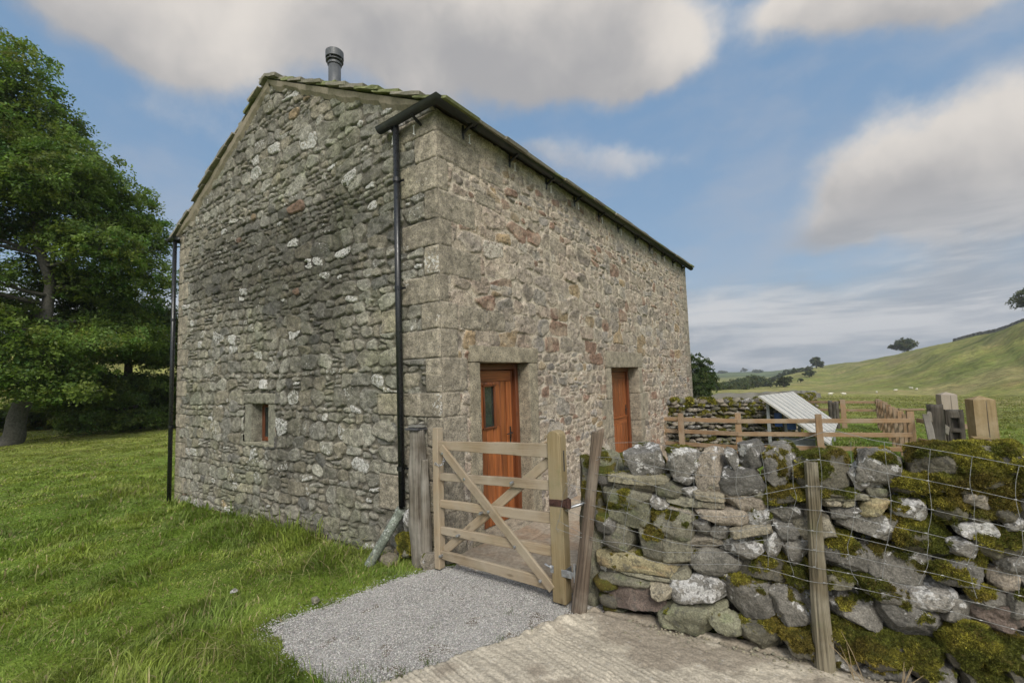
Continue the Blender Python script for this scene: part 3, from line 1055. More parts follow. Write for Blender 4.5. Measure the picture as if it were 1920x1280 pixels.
        Hs, Cs, Ls, Bs = Hh[sl], Cc[sl], Lc[sl], best[sl]
        if kind == 'n':
            cc = np.array(mortar) * (1 + .1 * fbm(U[sl] / .05, V[sl] / .05, None, 3, seed + 5))[..., None] * (1 - cw[..., None]) + base * wash * cw[..., None]
        Hs[win] = hh[win]; Cs[win] = cc[win]; Ls[win] = (li * cw)[win]; Bs[win] = (sd if kind == 'n' else sd + .5)[win]

    for s in stones:
        paint(s, 'n')
    for s in big:
        paint(s, 'big')
    for s in fixed:
        paint(s, 'fixed')
    Hh = Hh + .004 * fbm(U / .03, V / .03, None, 3, seed + 11)
    for hu, hv, hw, hh_ in putlog:
        k = (np.abs(U - hu) < hw / 2) & (np.abs(V - hv) < hh_ / 2)
        Hh[k] = -.16
        Cc[k] *= .6
    keep = np.ones(U.shape, bool)
    for a, b, c, d in holes:
        keep &= ~((U > a) & (U < b) & (V > c) & (V < d))
    return U, V, Hh, Cc, Lc, keep


def sheet_mesh(name, P, keep, C, Lc, mat, parent, flip=False):
    idx = np.arange(keep.size).reshape(keep.shape)
    fm = keep[:-1, :-1] & keep[1:, :-1] & keep[:-1, 1:] & keep[1:, 1:]
    q = np.stack([idx[:-1, :-1], idx[:-1, 1:], idx[1:, 1:], idx[1:, :-1]], -1)[fm]
    if flip:
        q = q[:, ::-1]
    used = np.zeros(keep.size, bool); used[q.ravel()] = True
    mp = np.cumsum(used) - 1
    return mesh_obj(name, P.reshape(-1, 3)[used], [mp[q]], mat, parent, {'Col': C.reshape(-1, 3)[used].clip(.01, .8), 'lich': Lc.ravel()[used], 'moss': np.zeros(used.sum())}, True)


barn = empty('stone_barn', (-W / 2, L / 2, -.3), 'two storey stone barn with stone slate roof and orange wooden doors', 'barn')

QZ = [4.7, 4.47, 4.17, 3.82, 3.49, 3.2, 2.88, 2.58, 2.29, 1.98, 1.61, 1.35, 1.04, .69, .36, .02, -.25]
QG = [.62, .34, .58, .2, .57, .22, .59, .28, .6, .23, .62, .22, .55, .27, .5, .32]
QF = [.50, .72, .16, .61, .2, .69, .13, .27, .26, .41, .28, .38, .32, .30, .36, .34]
gfix, ffix = [], []
for i in range(16):
    gfix.append((-QG[i], QZ[i + 1], QG[i] + .03, QZ[i] - QZ[i + 1]))
    ffix.append((-.03, QZ[i + 1], QF[i] + .03, QZ[i] - QZ[i + 1]))
gfix += [(-1.04, 1.36, .42, .25), (-1.02, .30, .36, .40), (-.95, 2.30, .34, .27)]
ffix += [(.28, 2.30, .50, .27), (.80, 2.31, .36, .25), (.75, 4.18, .45, .16), (.62, 3.84, .4, .16)]
zz = 4.7
k = 0
while zz > -.4:
    hgt = float(R.uniform(.24, .36))
    wd = (.24, .50)[k % 2]
    gfix.append((-W - .03, zz - hgt, wd + .03, hgt))
    ffix.append((L - wd * 1.05, zz - hgt, wd * 1.05 + .03, hgt))
    zz -= hgt; k += 1

# gable wall (y = 0 plane, outward is -y)
gh = [(-4.29, -3.36, .85, 1.64)]
U, V, Hh, Cc, Lc, keep = stone_wall(-W, 0, -.75, H + RISE + .05, .0115, .0105, PAL_G, 101, gfix, gh, hmin=.06, hmax=.175, edge=.014, nb=.9, jt=.17, mortar=(.115, .105, .083), deep=.027, gap=.007, redp=.006, whitep=.045, putlog=[(-1.85, 2.28, .10, .07), (-1.65, 4.26, .08, .12), (-2.55, 3.42, .12, .05)])
roofz = H + (W / 2 - np.abs(U + W / 2)) * SL
keep &= V < roofz + .02
st = fbm(U / 1.5, V / 1.2, None, 4, 111)
band = np.exp(-((V - 3.6 + .25 * (U + 3.5)) / .9) ** 2) * sstep(-6.8, -5, U) * (1 - sstep(-2.4, -1.2, U))
stain = 1 - .46 * sstep(-.15, .55, st * .8 + band * .95 - .15)
stain = stain * (1 + .16 * fbm(U / .035, V / .03, None, 3, 117))
Cc = Cc * stain[..., None]
Lc = np.clip(Lc + .28 * sstep(.15, .6, fbm(U / .35, V / .3, None, 3, 115)), 0, 1)
green = sstep(.1, .8, fbm(U / .8 + 4, V / .8, None, 4, 113) + .6 * sstep(.6, -.3, V))[..., None] * .28
Cc = Cc * (1 - green) + Cc * np.array([.85, 1.0, .62]) * green
e = sstep(0, .04, -U) * sstep(0, .04, U + W)     # round the arrises
P = np.stack([U, -(Hh - .004) * e - .0, V], -1)
sheet_mesh('gable_wall', P, keep, Cc, Lc, M['gable'], barn)

# front wall (x = 0 plane, outward is +x)
fh = [(.43, 1.85, -.3, 2.12), (4.13, 6.0, -.3, 2.14)]
ffix2 = ffix
U, V, Hh, Cc, Lc, keep = stone_wall(0, L, -.45, H + .02, .0115, .0105, PAL_F, 202, ffix2, fh, mortar=(.42, .365, .29), deep=.013, gap=.009, redp=.10, whitep=.06, hmin=.045, hmax=.19, edge=.014, nb=1.3, jt=.20, putlog=[(7.42, 2.94, .12, .14)])
st = fbm(U / 1.7, V / 1.0, None, 4, 211)
Cc = Cc * (1 - .14 * sstep(0, .7, st))[..., None]
pk = sstep(-.1, .5, fbm(U / .9 + 3, V / .7, None, 4, 217))[..., None] * .20 * (1 - FIXM[..., None])
Cc = Cc * (1 - pk) + Cc * np.array([1.12, .95, .88]) * pk
smear = sstep(-.1, .45, fbm(U / .22, V / .16, None, 4, 213))[..., None] * .38 * (1 - .9 * FIXM[..., None])
Cc = Cc * (1 - smear) + np.array([.40, .345, .26]) * smear
Hh = Hh * (1 - 1.3 * smear[..., 0]) + .013 * 1.3 * smear[..., 0]
top = sstep(4.25, 4.6, V)[..., None] * .35 * sstep(-.2, .5, fbm(U / .3, V / .8, None, 3, 214))[..., None]
Cc = Cc * (1 - top) + np.array([.30, .31, .30]) * top
e = sstep(0, .04, U) * sstep(0, .04, L - U)
P = np.stack([(Hh - .004) * e, U, V], -1)
sheet_mesh('front_wall', P, keep, Cc, Lc, M['front'], barn)

# back and far walls, coarser
U, V, Hh, Cc, Lc, keep = stone_wall(0, L, -.75, H + .02, .035, .03, PAL_G, 303, (), (), mortar=(.2, .18, .14))
P = np.stack([-W - Hh * sstep(0, .05, U) * sstep(0, .05, L - U), U, V], -1)
sheet_mesh('rear_wall', P, keep, Cc, Lc, M['gable'], barn, True)
U, V, Hh, Cc, Lc, keep = stone_wall(-W, 0, -.75, H + RISE + .05, .035, .03, PAL_G, 404, (), (), mortar=(.2, .18, .14))
keep &= V < H + (W / 2 - np.abs(U + W / 2)) * SL + .02
P = np.stack([U, L + Hh * sstep(0, .05, -U) * sstep(0, .05, U + W), V], -1)
sheet_mesh('far_gable_wall', P, keep, Cc, Lc, M['gable'], barn, True)

# window in the gable
wb = MB()
cs = (.215, .205, .16)
rough_block(wb, (-4.31, -.022, 1.465), (-3.34, .30, 1.63), .015, .016, .03, cs, 1)
rough_block(wb, (-4.30, -.010, .88), (-4.08, .30, 1.463), .02, .004, .012, cs, 2)
rough_block(wb, (-3.56, -.010, .88), (-3.35, .30, 1.463), .02, .004, .012, cs, 3)
rough_block(wb, (-4.31, -.022, .83), (-3.34, .30, .878), .02, .012, .02, (.26, .245, .18), 4)
win_s = wb.build('window_surround', M['gable'], barn, True)
fb = MB()
y = .185
timber(fb, (-4.05, y, .882), (-4.05, y, 1.462), .07, .05, (1, 0, 0), seg=2)
timber(fb, (-3.595, y, .882), (-3.595, y, 1.462), .07, .05, (1, 0, 0), seg=2)
timber(fb, (-4.012, y, .915), (-3.632, y, .915), .065, .048, (0, 0, 1), seg=2)
timber(fb, (-4.012, y, 1.43), (-3.632, y, 1.43), .065, .048, (0, 0, 1), seg=2)
window = fb.build('window', M['doorframe'], barn)
gbm = MB(); rough_block(gbm, (-4.02, y - .008, .94), (-3.62, y + .008, 1.41), .2, 0, .001)
gbm.build('pane', M['glass'], window)
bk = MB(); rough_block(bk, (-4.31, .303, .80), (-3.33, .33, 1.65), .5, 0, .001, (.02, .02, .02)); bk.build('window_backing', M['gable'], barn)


def door_set(y0, y1, z1, recess, zb, stones, leafw, split=False, seed=0):
    sb = MB()
    for lo, hi in stones:
        rough_block(sb, lo, hi, .022, .006, .014, (.275, .24, .175) if seed == 0 else (.28, .245, .185), seed + int(lo[2] * 10) + int(hi[1] * 10), cvar=.14)
    rough_block(sb, (-.45, y0 - .02, zb - .16), (.10, y1 + .02, zb - .003), .03, .006, .02, (.30, .26, .195), seed + 7)
    sb.build('door_surround', M['front'], barn, True)
    fr = MB()
    fx = -recess - .035
    timber(fr, (fx, y1 - .038, zb), (fx, y1 - .038, z1 - .004), .072, .085, (0, 1, 0), seg=3)
    timber(fr, (fx, y0 + .038, zb), (fx, y0 + .038, z1 - .004), .072, .085, (0, 1, 0), seg=3)
    timber(fr, (fx, y0 + .076, z1 - .045), (fx, y1 - .076, z1 - .045), .082, .083, (0, 0, 1), seg=3)
    # dark inner stop between frame and leaf
    timber(fr, (fx - .02, y1 - .105, zb), (fx - .02, y1 - .105, z1 - .09), .055, .04, (0, 1, 0), seg=3)
    fr.build('door_frame', M['doorframe'], barn)
    a, b = y0 + .085, y1 - .135
    top = z1 - .095
    lx = -recess - .05
    db = MB()
    ztop_rail = .16
    planks = 5
    pw = (b - a - .12) / planks if not split else (b - a) / planks
    go = .27 if split else .225
    gl = (a + go, a + go + .21, z1 - .80, z1 - .29)
    zspl = .88
    parts = [(zb + .012, top)] if not split else [(zb + .012, zspl - .004), (zspl + .004, top)]
    for (q0, q1) in parts:
        rail = .14
        timber(db, (lx, a, q1 - rail / 2), (lx, b, q1 - rail / 2), rail, .045, (0, 0, 1), .003, seg=3)
        # lock stile
        timber(db, (lx, b - .055, q0), (lx, b - .055, q1 - rail - .001), .11, .045, (0, 1, 0), .003, seg=3)
        w_ = (b - .112 - a) / planks
        for i in range(planks):
            c = a + w_ * (i + .5)
            inter = q0 < gl[2] and q1 > gl[3] and c + w_ / 2 > gl[0] + .004 and c - w_ / 2 < gl[1] - .004
            if inter:
                timber(db, (lx, c, q0), (lx, c, gl[2]), w_ - .007, .036, (0, 1, 0), .008, seg=3)
                timber(db, (lx, c, gl[3]), (lx, c, q1 - rail - .001), w_ - .004, .036, (0, 1, 0), .006, seg=2)
                e0, e1 = c - w_ / 2, c + w_ / 2
                if e0 < gl[0] - .004:
                    timber(db, (lx, (e0 + gl[0]) / 2, gl[2] + .001), (lx, (e0 + gl[0]) / 2, gl[3] - .001), gl[0] - e0 - .002, .036, (0, 1, 0), .003, seg=2)
                if e1 > gl[1] + .004:
                    timber(db, (lx, (e1 + gl[1]) / 2, gl[2] + .001), (lx, (e1 + gl[1]) / 2, gl[3] - .001), e1 - gl[1] - .002, .036, (0, 1, 0), .003, seg=2)
            else:
                timber(db, (lx, c, q0), (lx, c, q1 - rail - .001), w_ - .009, .036, (0, 1, 0), .008, seg=3)
        if split and q1 < 1:
            timber(db, (lx + .032, a, q1 + .0), (lx + .032, b, q1 + .0), .03, .03, (0, 0, 1), .004, seg=2)
    door = db.build('door', M['door'], barn)
    # glazed light with moulding
    mb = MB()
    for p0, p1, s in (((lx + .02, gl[0] - .006, gl[2] - .02), (lx + .02, gl[0] - .006, gl[3] + .02), (0, 1, 0)), ((lx + .02, gl[1] + .006, gl[2] - .02), (lx + .02, gl[1] + .006, gl[3] + .02), (0, 1, 0)), ((lx + .021, gl[0] - .03, gl[2] - .005), (lx + .021, gl[1] + .03, gl[2] - .005), (0, 0, 1)), ((lx + .021, gl[0] - .02, gl[3] + .005), (lx + .021, gl[1] + .02, gl[3] + .005), (0, 0, 1))):
        timber(mb, p0, p1, .026, .03, s, .005, seg=2)
    mb.build('light_moulding', M['doorframe'], door)
    mb = MB(); rough_block(mb, (lx - .006, gl[0], gl[2]), (lx + .004, gl[1], gl[3]), .3, 0, .001)
    mb.build('pane', M['glass'], door)
    mb = MB()
    hy = b - .05
    timber(mb, (lx + .028, hy, .88), (lx + .028, hy, 1.10), .035, .008, (0, 1, 0), .003, seg=2)
    tube(mb, [(lx + .03, hy, 1.02), (lx + .065, hy, 1.02), (lx + .068, hy - .03, 1.02), (lx + .066, hy - .12, 1.015)], .008, gv=True)
    mb.build('handle', M['black'], door)
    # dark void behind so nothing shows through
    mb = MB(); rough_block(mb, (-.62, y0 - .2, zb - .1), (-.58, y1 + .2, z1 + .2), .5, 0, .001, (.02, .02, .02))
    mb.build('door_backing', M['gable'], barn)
    wd = MB()
    rough_block(wd, (lx + .028, a, zb + .035), (lx + .06, b, zb + .075), .2, 0, .008); return door


door_set(.62, 1.64, 1.93, .165, -.075, [((-.35, .42, 1.93), (.028, 1.875, 2.13)), ((-.35, .42, -.3), (.020, .62, 1.927)), ((-.35, 1.64, -.3), (.020, 1.86, 1.927))], .75, seed=0)
door_set(4.38, 5.78, 1.86, .21, -.09, [((-.40, 4.12, 1.86), (.030, 6.02, 2.16)), ((-.4, 4.16, 1.30), (.022, 4.38, 1.857)), ((-.4, 3.92, .62), (.020, 4.38, 1.297)), ((-.4, 4.12, -.3), (.022, 4.38, .617)),
     ((-.4, 5.78, 1.33), (.02, 5.99, 1.857)), ((-.4, 5.78, .78), (.024, 6.22, 1.327)), ((-.4, 5.78, .28), (.02, 6.02, .777)), ((-.4, 5.78, -.3), (.022, 6.30, .277))], 1.0, split=True, seed=20)


# ---- roof: overlapping stone slates on both slopes, ridge stones, mortared verge
def build_roof():
    mb = MB()
    rg = np.random.default_rng(5)
    y_lo, y_hi = -.10, L + .10
    slen = math.hypot(W / 2 + .22, (W / 2 + .22) * SL)
    cosr, sinr = (W / 2) / math.hypot(W / 2, RISE), RISE / math.hypot(W / 2, RISE)
    for side in (1, -1):
        s = 0.0
        course = 0
        while s < slen - .05:
            ln = .42 - .018 * course
            y = y_lo
            off = rg.uniform(0, .25)
            first = True
            while y < y_hi:
                w = rg.uniform(.28, .6)
                if first: w = rg.uniform(.35, .75)
                y2 = min(y + w, y_hi)
                th = rg.uniform(.026, .040) + (rg.uniform(.004, .022) if first else 0)
                jy = rg.uniform(-.05, .035) if first else 0
                ov = rg.normal(0, .012)
                # slate occupies s-ov .. s+ln+.14 along the slope
                a0, a1 = s + ov, min(s + ln + .12, slen)
                pts = []
                nseg = 4
                lift0, lift1 = .045, .008
                Vv = []
                for ii in range(nseg + 1):
                    f = ii / nseg
                    a = a0 + (a1 - a0) * f
                    up = lift0 * (1 - f) + lift1 * f
                    for (yy, tt) in ((y + jy + .004 + rg.normal(0, .004), 0), (y2 - .004, 0), (y2 - .004, th * (1 - .3 * f)), (y + jy + .004 + rg.normal(0, .004), th * (1 - .3 * f))):
                        hgt = .045 + up + tt + rg.normal(0, .0025)
                        xx = (.20 - a * cosr) - 0
                        zz_ = H - .20 * SL + a * sinr
                        xx += hgt * sinr; zz_ += hgt * cosr
                        if side < 0:
                            xx = -W - xx
                        Vv.append((xx, yy, zz_))
                q = []
                for ii in range(nseg):
                    for kk in range(4):
                        p, p2 = ii * 4 + kk, ii * 4 + (kk + 1) % 4
                        f4 = (p, p2, p2 + 4, p + 4)
                        q.append(f4 if side > 0 else f4[::-1])
                caps = [(3, 2, 1, 0), (nseg * 4, nseg * 4 + 1, nseg * 4 + 2, nseg * 4 + 3)]
                if side < 0: caps = [c[::-1] for c in caps]
                base = np.array([.20, .185, .145]) * rg.normal(1.25, .15)
                if rg.uniform() < .22: base = base * np.array([.85, .98, .6])
                mb.add(Vv, [np.array(q), np.array(caps)], Col=np.tile(base, (len(Vv), 1)))
                y = y2; first = False
            s += ln
            course += 1
    # ridge stones
    y = y_lo - .03
    zr = H + RISE + .115
    while y < y_hi:
        w = rg.uniform(.45, .7)
        y2 = min(y + w, y_hi + .03)
        prof = [(-.17, -.085), (0, 0.0), (.17, -.085), (.15, -.125), (0, -.045), (-.15, -.125)]
        Vv = [(-W / 2 + px, yy, zr + pz + rg.normal(0, .004)) for yy in (y, y2 - .008) for px, pz in prof]
        q = [(i, (i + 1) % 6, (i + 1) % 6 + 6, i + 6) for i in range(6)]
        mb.add(Vv, [np.array(q), np.array([[0, 1, 4, 5], [1, 2, 3, 4]]), np.array([[11, 10, 7, 6], [10, 9, 8, 7]])], Col=np.tile(np.array([.19, .18, .13]) * rg.normal(1, .1), (12, 1)))
        y = y2
    return mb.build('roof', M['slate'], barn)


roof = build_roof()


def slab_under(side):
    """timber and mortar bed under the slates, and the pale verge fillet on the gable"""
    mb = MB()
    n = 90
    for y0, sgn in ((0.0, -1), (L, 1)):
        t = np.linspace(0, 1, n)
        a = t * (W / 2)
        x = (-a) if side > 0 else (-W + a)
        zt = H + a * SL + .045
        dep = .125 + .05 * fbm(t * 22, t * 0 + side * 3, None, 4, 900)
        dep = np.where(a < .9, dep * sstep(0, .9, a) + .06, dep)
        V = []
        for i in range(n):
            V += [(x[i], y0 + sgn * .075, zt[i]), (x[i], y0 + sgn * (.055), zt[i] - dep[i] * .55), (x[i], y0 + sgn * .012, zt[i] - dep[i])]
        V = np.array(V); V[:, 1] += .005 * fbm(V[:, 0] * 6, V[:, 2] * 6, None, 3, 901)
        q = []
        for i in range(n - 1):
            for k in range(2):
                f4 = (i * 3 + k, (i + 1) * 3 + k, (i + 1) * 3 + k + 1, i * 3 + k + 1)
                q.append(f4 if side * sgn < 0 else f4[::-1])
        C = np.tile([.285, .245, .185], (len(V), 1)) * (1 + .12 * fbm(V[:, 0] * 3, V[:, 2] * 3, None, 4, 902))[:, None]
        mb.add(V, [np.array(q)], Col=C)
    # sheathing under slates
    a0, a1 = -.15, W / 2
    pts = []
    for a in (a0, a1):
        for y in (-.06, L + .06):
            x = -a if side > 0 else -W + a
            pts.append((x, y, H + a * SL + .05))
    mb.add(pts, [np.array([[0, 1, 3, 2]])], Col=np.tile([.12, .10, .08], (4, 1)))
    return mb


for sd_ in (1, -1):
    slab_under(sd_).build('verge_mortar', M['mortar'], barn)


# ---- rainwater goods
def half_gutter(pts, r=.062, name='gutter'):
    pts = np.asarray(pts, float)
    mb = MB()
    ang = np.linspace(math.pi, 2 * math.pi, 11)
    V, n = [], len(pts)
    for i in range(n):
        if i == 0: d = unit(pts[1] - pts[0])
        elif i == n - 1: d = unit(pts[-1] - pts[-2])
        else: d = unit(unit(pts[i] - pts[i - 1]) + unit(pts[i + 1] - pts[i]))
        s = unit(np.cross(d, (0, 0, 1)))
        k = 1.0
        if 0 < i < n - 1:
            c = unit(pts[i + 1] - pts[i]) @ d
            k = 1 / max(c, .3)
        for rr in (r, r - .006):
            for a in ang:
                V.append(pts[i] + s * math.cos(a) * rr * k + np.array([0, 0, math.sin(a) * rr]))
    m = 22
    q = []
    for i in range(n - 1):
        for k in range(10):
            q.append((i * m + k, i * m + k + 1, (i + 1) * m + k + 1, (i + 1) * m + k))
            q.append((i * m + 11 + k, (i + 1) * m + 11 + k, (i + 1) * m + 11 + k + 1, i * m + 11 + k + 1))
        for k in (0, 10):
            q.append((i * m + k, i * m + 11 + k, (i + 1) * m + 11 + k, (i + 1) * m + k))
    caps = [list(range(0, 11)), [(n - 1) * m + k for k in range(10, -1, -1)]]
    mb.add(V, [np.array(q), np.array(caps)])
    # joints
    L_ = np.r_[0, np.cumsum(np.linalg.norm(np.diff(pts, axis=0), axis=1))]
    return mb


GX = .125
gpts = [(GX, L + .18, 4.70), (GX, 5.0, 4.72), (GX, -.13, 4.735), (-.80, -.13, 4.700)]
half_gutter(gpts).build('gutter', M['gutter'], barn, True)
for yv in (.55, 2.55, 4.55, 6.55, 8.55):
    half_gutter([(GX, yv - .05, 4.731), (GX, yv + .05, 4.731)], .071).build('gutter_joint', M['gutter'], barn, True)
bpos = [(GX, v) for v in (.42, 1.35, 2.3, 3.2, 4.15, 5.05, 6.0, 6.9, 7.85, 8.75, 9.6)]
for bx_, by_ in bpos:
    mb = MB()
    timber(mb, (.012, by_, 4.60), (GX + .03, by_, 4.668), .035, .03, (0, 0, 1), seg=2)
    timber(mb, (.018, by_, 4.53), (.018, by_, 4.70), .04, .02, (0, 1, 0), seg=2)
    mb.build('gutter_bracket', M['black'], barn)
for bx_ in (-.22, -.60):
    mb = MB()
    timber(mb, (bx_, -.02, 4.59), (bx_, -.16, 4.655), .035, .03, (0, 0, 1), seg=2)
    mb.build('gutter_bracket', M['black'], barn)
# clear plastic light hooks hanging from the eave
for (hx, hy) in [(GX - .07, v + .07) for _, v in bpos] + [(-.30, -.055), (-.66, -.055)]:
    mb = MB()
    tube(mb, [(hx, hy, 4.60), (hx, hy, 4.50)], .0045, 6)
    tube(mb, [(hx - .018, hy, 4.598), (hx + .018, hy, 4.598)], .0045, 6)
    tube(mb, [(hx - .010, hy - .008, 4.505), (hx + .012, hy + .01, 4.49)], .004, 6)
    mb.build('light_hook', M['white'], barn)

half_gutter([(-W - .15, -.13, 4.69), (-W - .15, 5, 4.68), (-W - .15, L + .1, 4.66)]).build('gutter', M['gutter'], barn, True)
half_gutter([(-W - .20, -.12, 4.675), (-W + .16, -.12, 4.672)]).build('gutter_return', M['gutter'], barn, True)

for (px, zt, zb2, lean) in ((-.545, 4.66, .40, .01), (-W + .03, 4.62, -.40, -.0)):
    mb = MB()
    tube(mb, [(px, -.10, zt), (px, -.10, (zt + zb2) / 2), (px + lean, -.10, zb2)], .036, 20)
    dp = mb.build('downpipe', M['black'], barn, True)
    for zc in ((4.02, 2.78, .80) if px > -1 else (3.06, 1.02)):
        mb = MB()
        tube(mb, [(px, -.10, zc - .022), (px, -.10, zc + .022)], .043, 20)
        timber(mb, (px - .075, -.058, zc), (px + .075, -.058, zc), .03, .012, (0, 0, 1), seg=1)
        mb.build('pipe_clip', M['black'], dp)

# flue
mb = MB()
fx_, fy_ = -3.0, .75
tube(mb, [(fx_, fy_, 6.15), (fx_, fy_, 7.02)], .098, 32)
flue = mb.build('flue', M['flue'], barn, True)
mb = MB()
for z0, z1, r0 in ((6.94, 6.975, .112), (7.0, 7.01, .138), (7.052, 7.165, .142), (7.167, 7.18, .128)):
    tube(mb, [(fx_, fy_, z0), (fx_, fy_, z1)], r0, 32)
for a in np.linspace(0, 6.28, 5)[:-1]:
    tube(mb, [(fx_ + .12 * math.cos(a + .4), fy_ + .12 * math.sin(a + .4), 7.0), (fx_ + .12 * math.cos(a + .4), fy_ + .12 * math.sin(a + .4), 7.06)], .012, 6)
tube(mb, [(fx_, fy_, 6.98), (fx_, fy_, 7.08)], .085, 24)
mb.build('flue_cowl', M['flue'], flue)

# ------------------------------------------------------------------ gate
def at(az, d, z=None, el=None):
    a = math.radians(az)
    x, y = CAM[0] + d * math.sin(a), CAM[1] + d * math.cos(a)
    if z is None:
        z = CAM[2] + el * d if el is not None else float(ground_z(x, y))
    return np.array([x, y, z])


def prism(mb, poly, y0, y1):
    """outline in x,z extruded from y0 to y1"""
    n = len(poly)
    V = [(x, y0, z) for x, z in poly] + [(x, y1, z) for x, z in poly]
    o = R.uniform(0, 50)
    G = [(v[2] + o, v[0], v[1]) for v in V]
    q = [(i, (i + 1) % n, n + (i + 1) % n, n + i) for i in range(n)]
    F = [np.array(q), np.array([list(range(n))[::-1], list(range(n, 2 * n))])]
    if n == 4:
        F = [np.vstack(F)]
    mb.add(V, F, gv=G)


gate = empty('timber_gate', (.7, -.12, -.12), 'new pale timber five-bar gate closed across the path beside the barn corner', 'gate')
mb = MB(); timber(mb, (.045, -.128, -.105), (.045, -.128, 1.262), .078, .085, (1, 0, 0), .006, 10)
mb.build('closing_stile', M['gate'], gate)
arch = [(1.352, -.10), (1.478, -.10), (1.482, 1.235)] + [(1.418 + .064 * math.cos(a), 1.238 + .052 * math.sin(a)) for a in np.linspace(.15, math.pi - .15, 11)] + [(1.354, 1.235)]
mb = MB(); prism(mb, arch, -.165, -.06)
hs = mb.build('hanging_stile', M['stile'], gate)
hs.modifiers.new('edge', 'BEVEL').width = .007
mb = MB(); timber(mb, (1.479, -.112, 1.04), (1.4835, -.112, 1.04), .17, .02, (0, 0, 1), .001, 1); mb.build('mortice', M['darkwood'], hs)
for zl, zr, wl, wr in ((1.09, 1.115, .082, .122), (.782, .828, .075, .085), (.52, .558, .078, .09), (.262, .292, .075, .088), (.03, .018, .08, .10)):
    mb = MB(); timber(mb, (.078, -.135, zl), (1.356, -.118, zr), wl, .038, (0, 0, 1), .005, 14, .001, w1=wr)
    mb.build('rail', M['gate'], gate)
mb = MB(); timber(mb, (.135, -.172, 1.075), (1.352, -.158, -.0), .082, .030, (.7, 0, .8), .005, 14, .001); mb.build('brace', M['gate'], gate)
mb = MB(); timber(mb, (.085, -.098, .055), (1.352, -.085, 1.045), .085, .030, (-.7, 0, .8), .005, 14, .001); mb.build('brace', M['gate'], gate)
for bx_, bz in ((.44, .80), (.72, .54), (1.0, .28), (1.25, .05), (.16, 1.02), (.98, .82), (.62, .51), (.33, .26), (.10, .03)):
    mb = MB(); tube(mb, [(bx_, -.196, bz), (bx_, -.18, bz)], .009, 10); tube(mb, [(bx_, -.189, bz), (bx_, -.15, bz)], .013, 10)
    mb.build('bolt', M['galv'], gate)
mb = MB()
timber(mb, (1.358, -.169, .70), (1.53, -.169, .705), .058, .006, (0, 0, 1), .002, 2)
timber(mb, (1.486, -.165, .705), (1.486, -.06, .705), .058, .006, (0, 0, 1), .002, 1)
tube(mb, [(1.53, -.150, .672), (1.53, -.150, .742)], .022, 14)
for xb in (1.40, 1.50): tube(mb, [(xb, -.178, .70), (xb, -.168, .70)], .012, 10)
mb.build('hinge_band', M['rust'], gate)
mb = MB()
timber(mb, (1.45, -.169, .155), (1.545, -.169, .155), .058, .006, (0, 0, 1), .002, 2)
timber(mb, (1.486, -.165, .155), (1.486, -.07, .155), .058, .006, (0, 0, 1), .002, 1)
mb2 = MB(); timber(mb2, (1.345, -.169, .165), (1.375, -.169, .165), .06, .005, (0, 0, 1), .002, 1)
tube(mb2, [(1.30, -.175, .195), (1.345, -.178, .185), (1.36, -.172, .175)], .008, 8)
mb2.build('hinge_bolt', M['galv'], gate)
tube(mb, [(1.515, -.178, .155), (1.50, -.168, .155)], .014, 10)
tube(mb, [(1.565, -.155, .10), (1.565, -.155, .24)], .013, 12)
timber(mb, (1.53, -.155, .155), (1.59, -.155, .155), .035, .03, (0, 0, 1), .003, 1)
mb.build('hinge_bracket', M['galv'], gate)
mb = MB()
cp = [(.06, .915), (.085, .905), (.11, .90), (.135, .905), (.155, .92), (.17, .945), (.18, .97)]
for i, (cx_, cz_) in enumerate(cp):
    a = np.linspace(0, 2 * math.pi, 11)[:-1]
    t = i % 2
    ring = [(cx_ + .015 * math.cos(k), -.178 + (.010 * math.sin(k) if t else 0), cz_ + (0 if t else .010 * math.sin(k))) for k in a]
    ring.append(ring[0])
    tube(mb, ring, .0028, 6)
mb.build('chain', M['galv'], gate)

# gudgeon pins let into the gatestone
mb = MB()
tube(mb, [(1.53, -.150, .66), (1.53, -.150, .675), (1.62, -.08, .70), (1.68, .08, .71)], .012, 10)
tag(mb.build('hinge_pin', M['galv'], None, True), 'upper galvanised hinge pin under the rusty band, set in the gatestone', 'hinge pin')
mb = MB()
tube(mb, [(1.565, -.15, .12), (1.64, .04, .12)], .012, 10)
tag(mb.build('hinge_pin', M['galv'], None, True), 'lower galvanised hinge pin beside the bright bracket near the ground', 'hinge pin')

# weathered post at the barn corner
op = empty('weathered_post', (-.26, -.10, -.2), 'old cracked grey post with a slate cap at the barn corner', 'post')
mb = MB()
rough_post(mb, [(-.25, -.11, -.25), (-.26, -.11, .4), (-.275, -.11, .9), (-.285, -.11, 1.22)], [.105, .096, .100, .095, .086, .075], .8, 72, 130, .26, .15, 3, .15)
rough_post(mb, [(-.155, -.12, -.2), (-.15, -.125, .4), (-.155, -.12, .93)], [.055, .055, .05, .035], .9, 24, 70, .14, .1, 4)
mb.build('post_shaft', M['oldwood'], op, True)
mb = MB(); rough_block(mb, (-.375, -.20, 1.225), (-.20, -.03, 1.25), .02, .006, .01, (.07, .07, .072), 7)
rough_block(mb, (-.345, -.17, 1.252), (-.19, -.05, 1.275), .02, .006, .01, (.19, .185, .165), 8)
mb.build('post_cap', M['slate'], op, True)

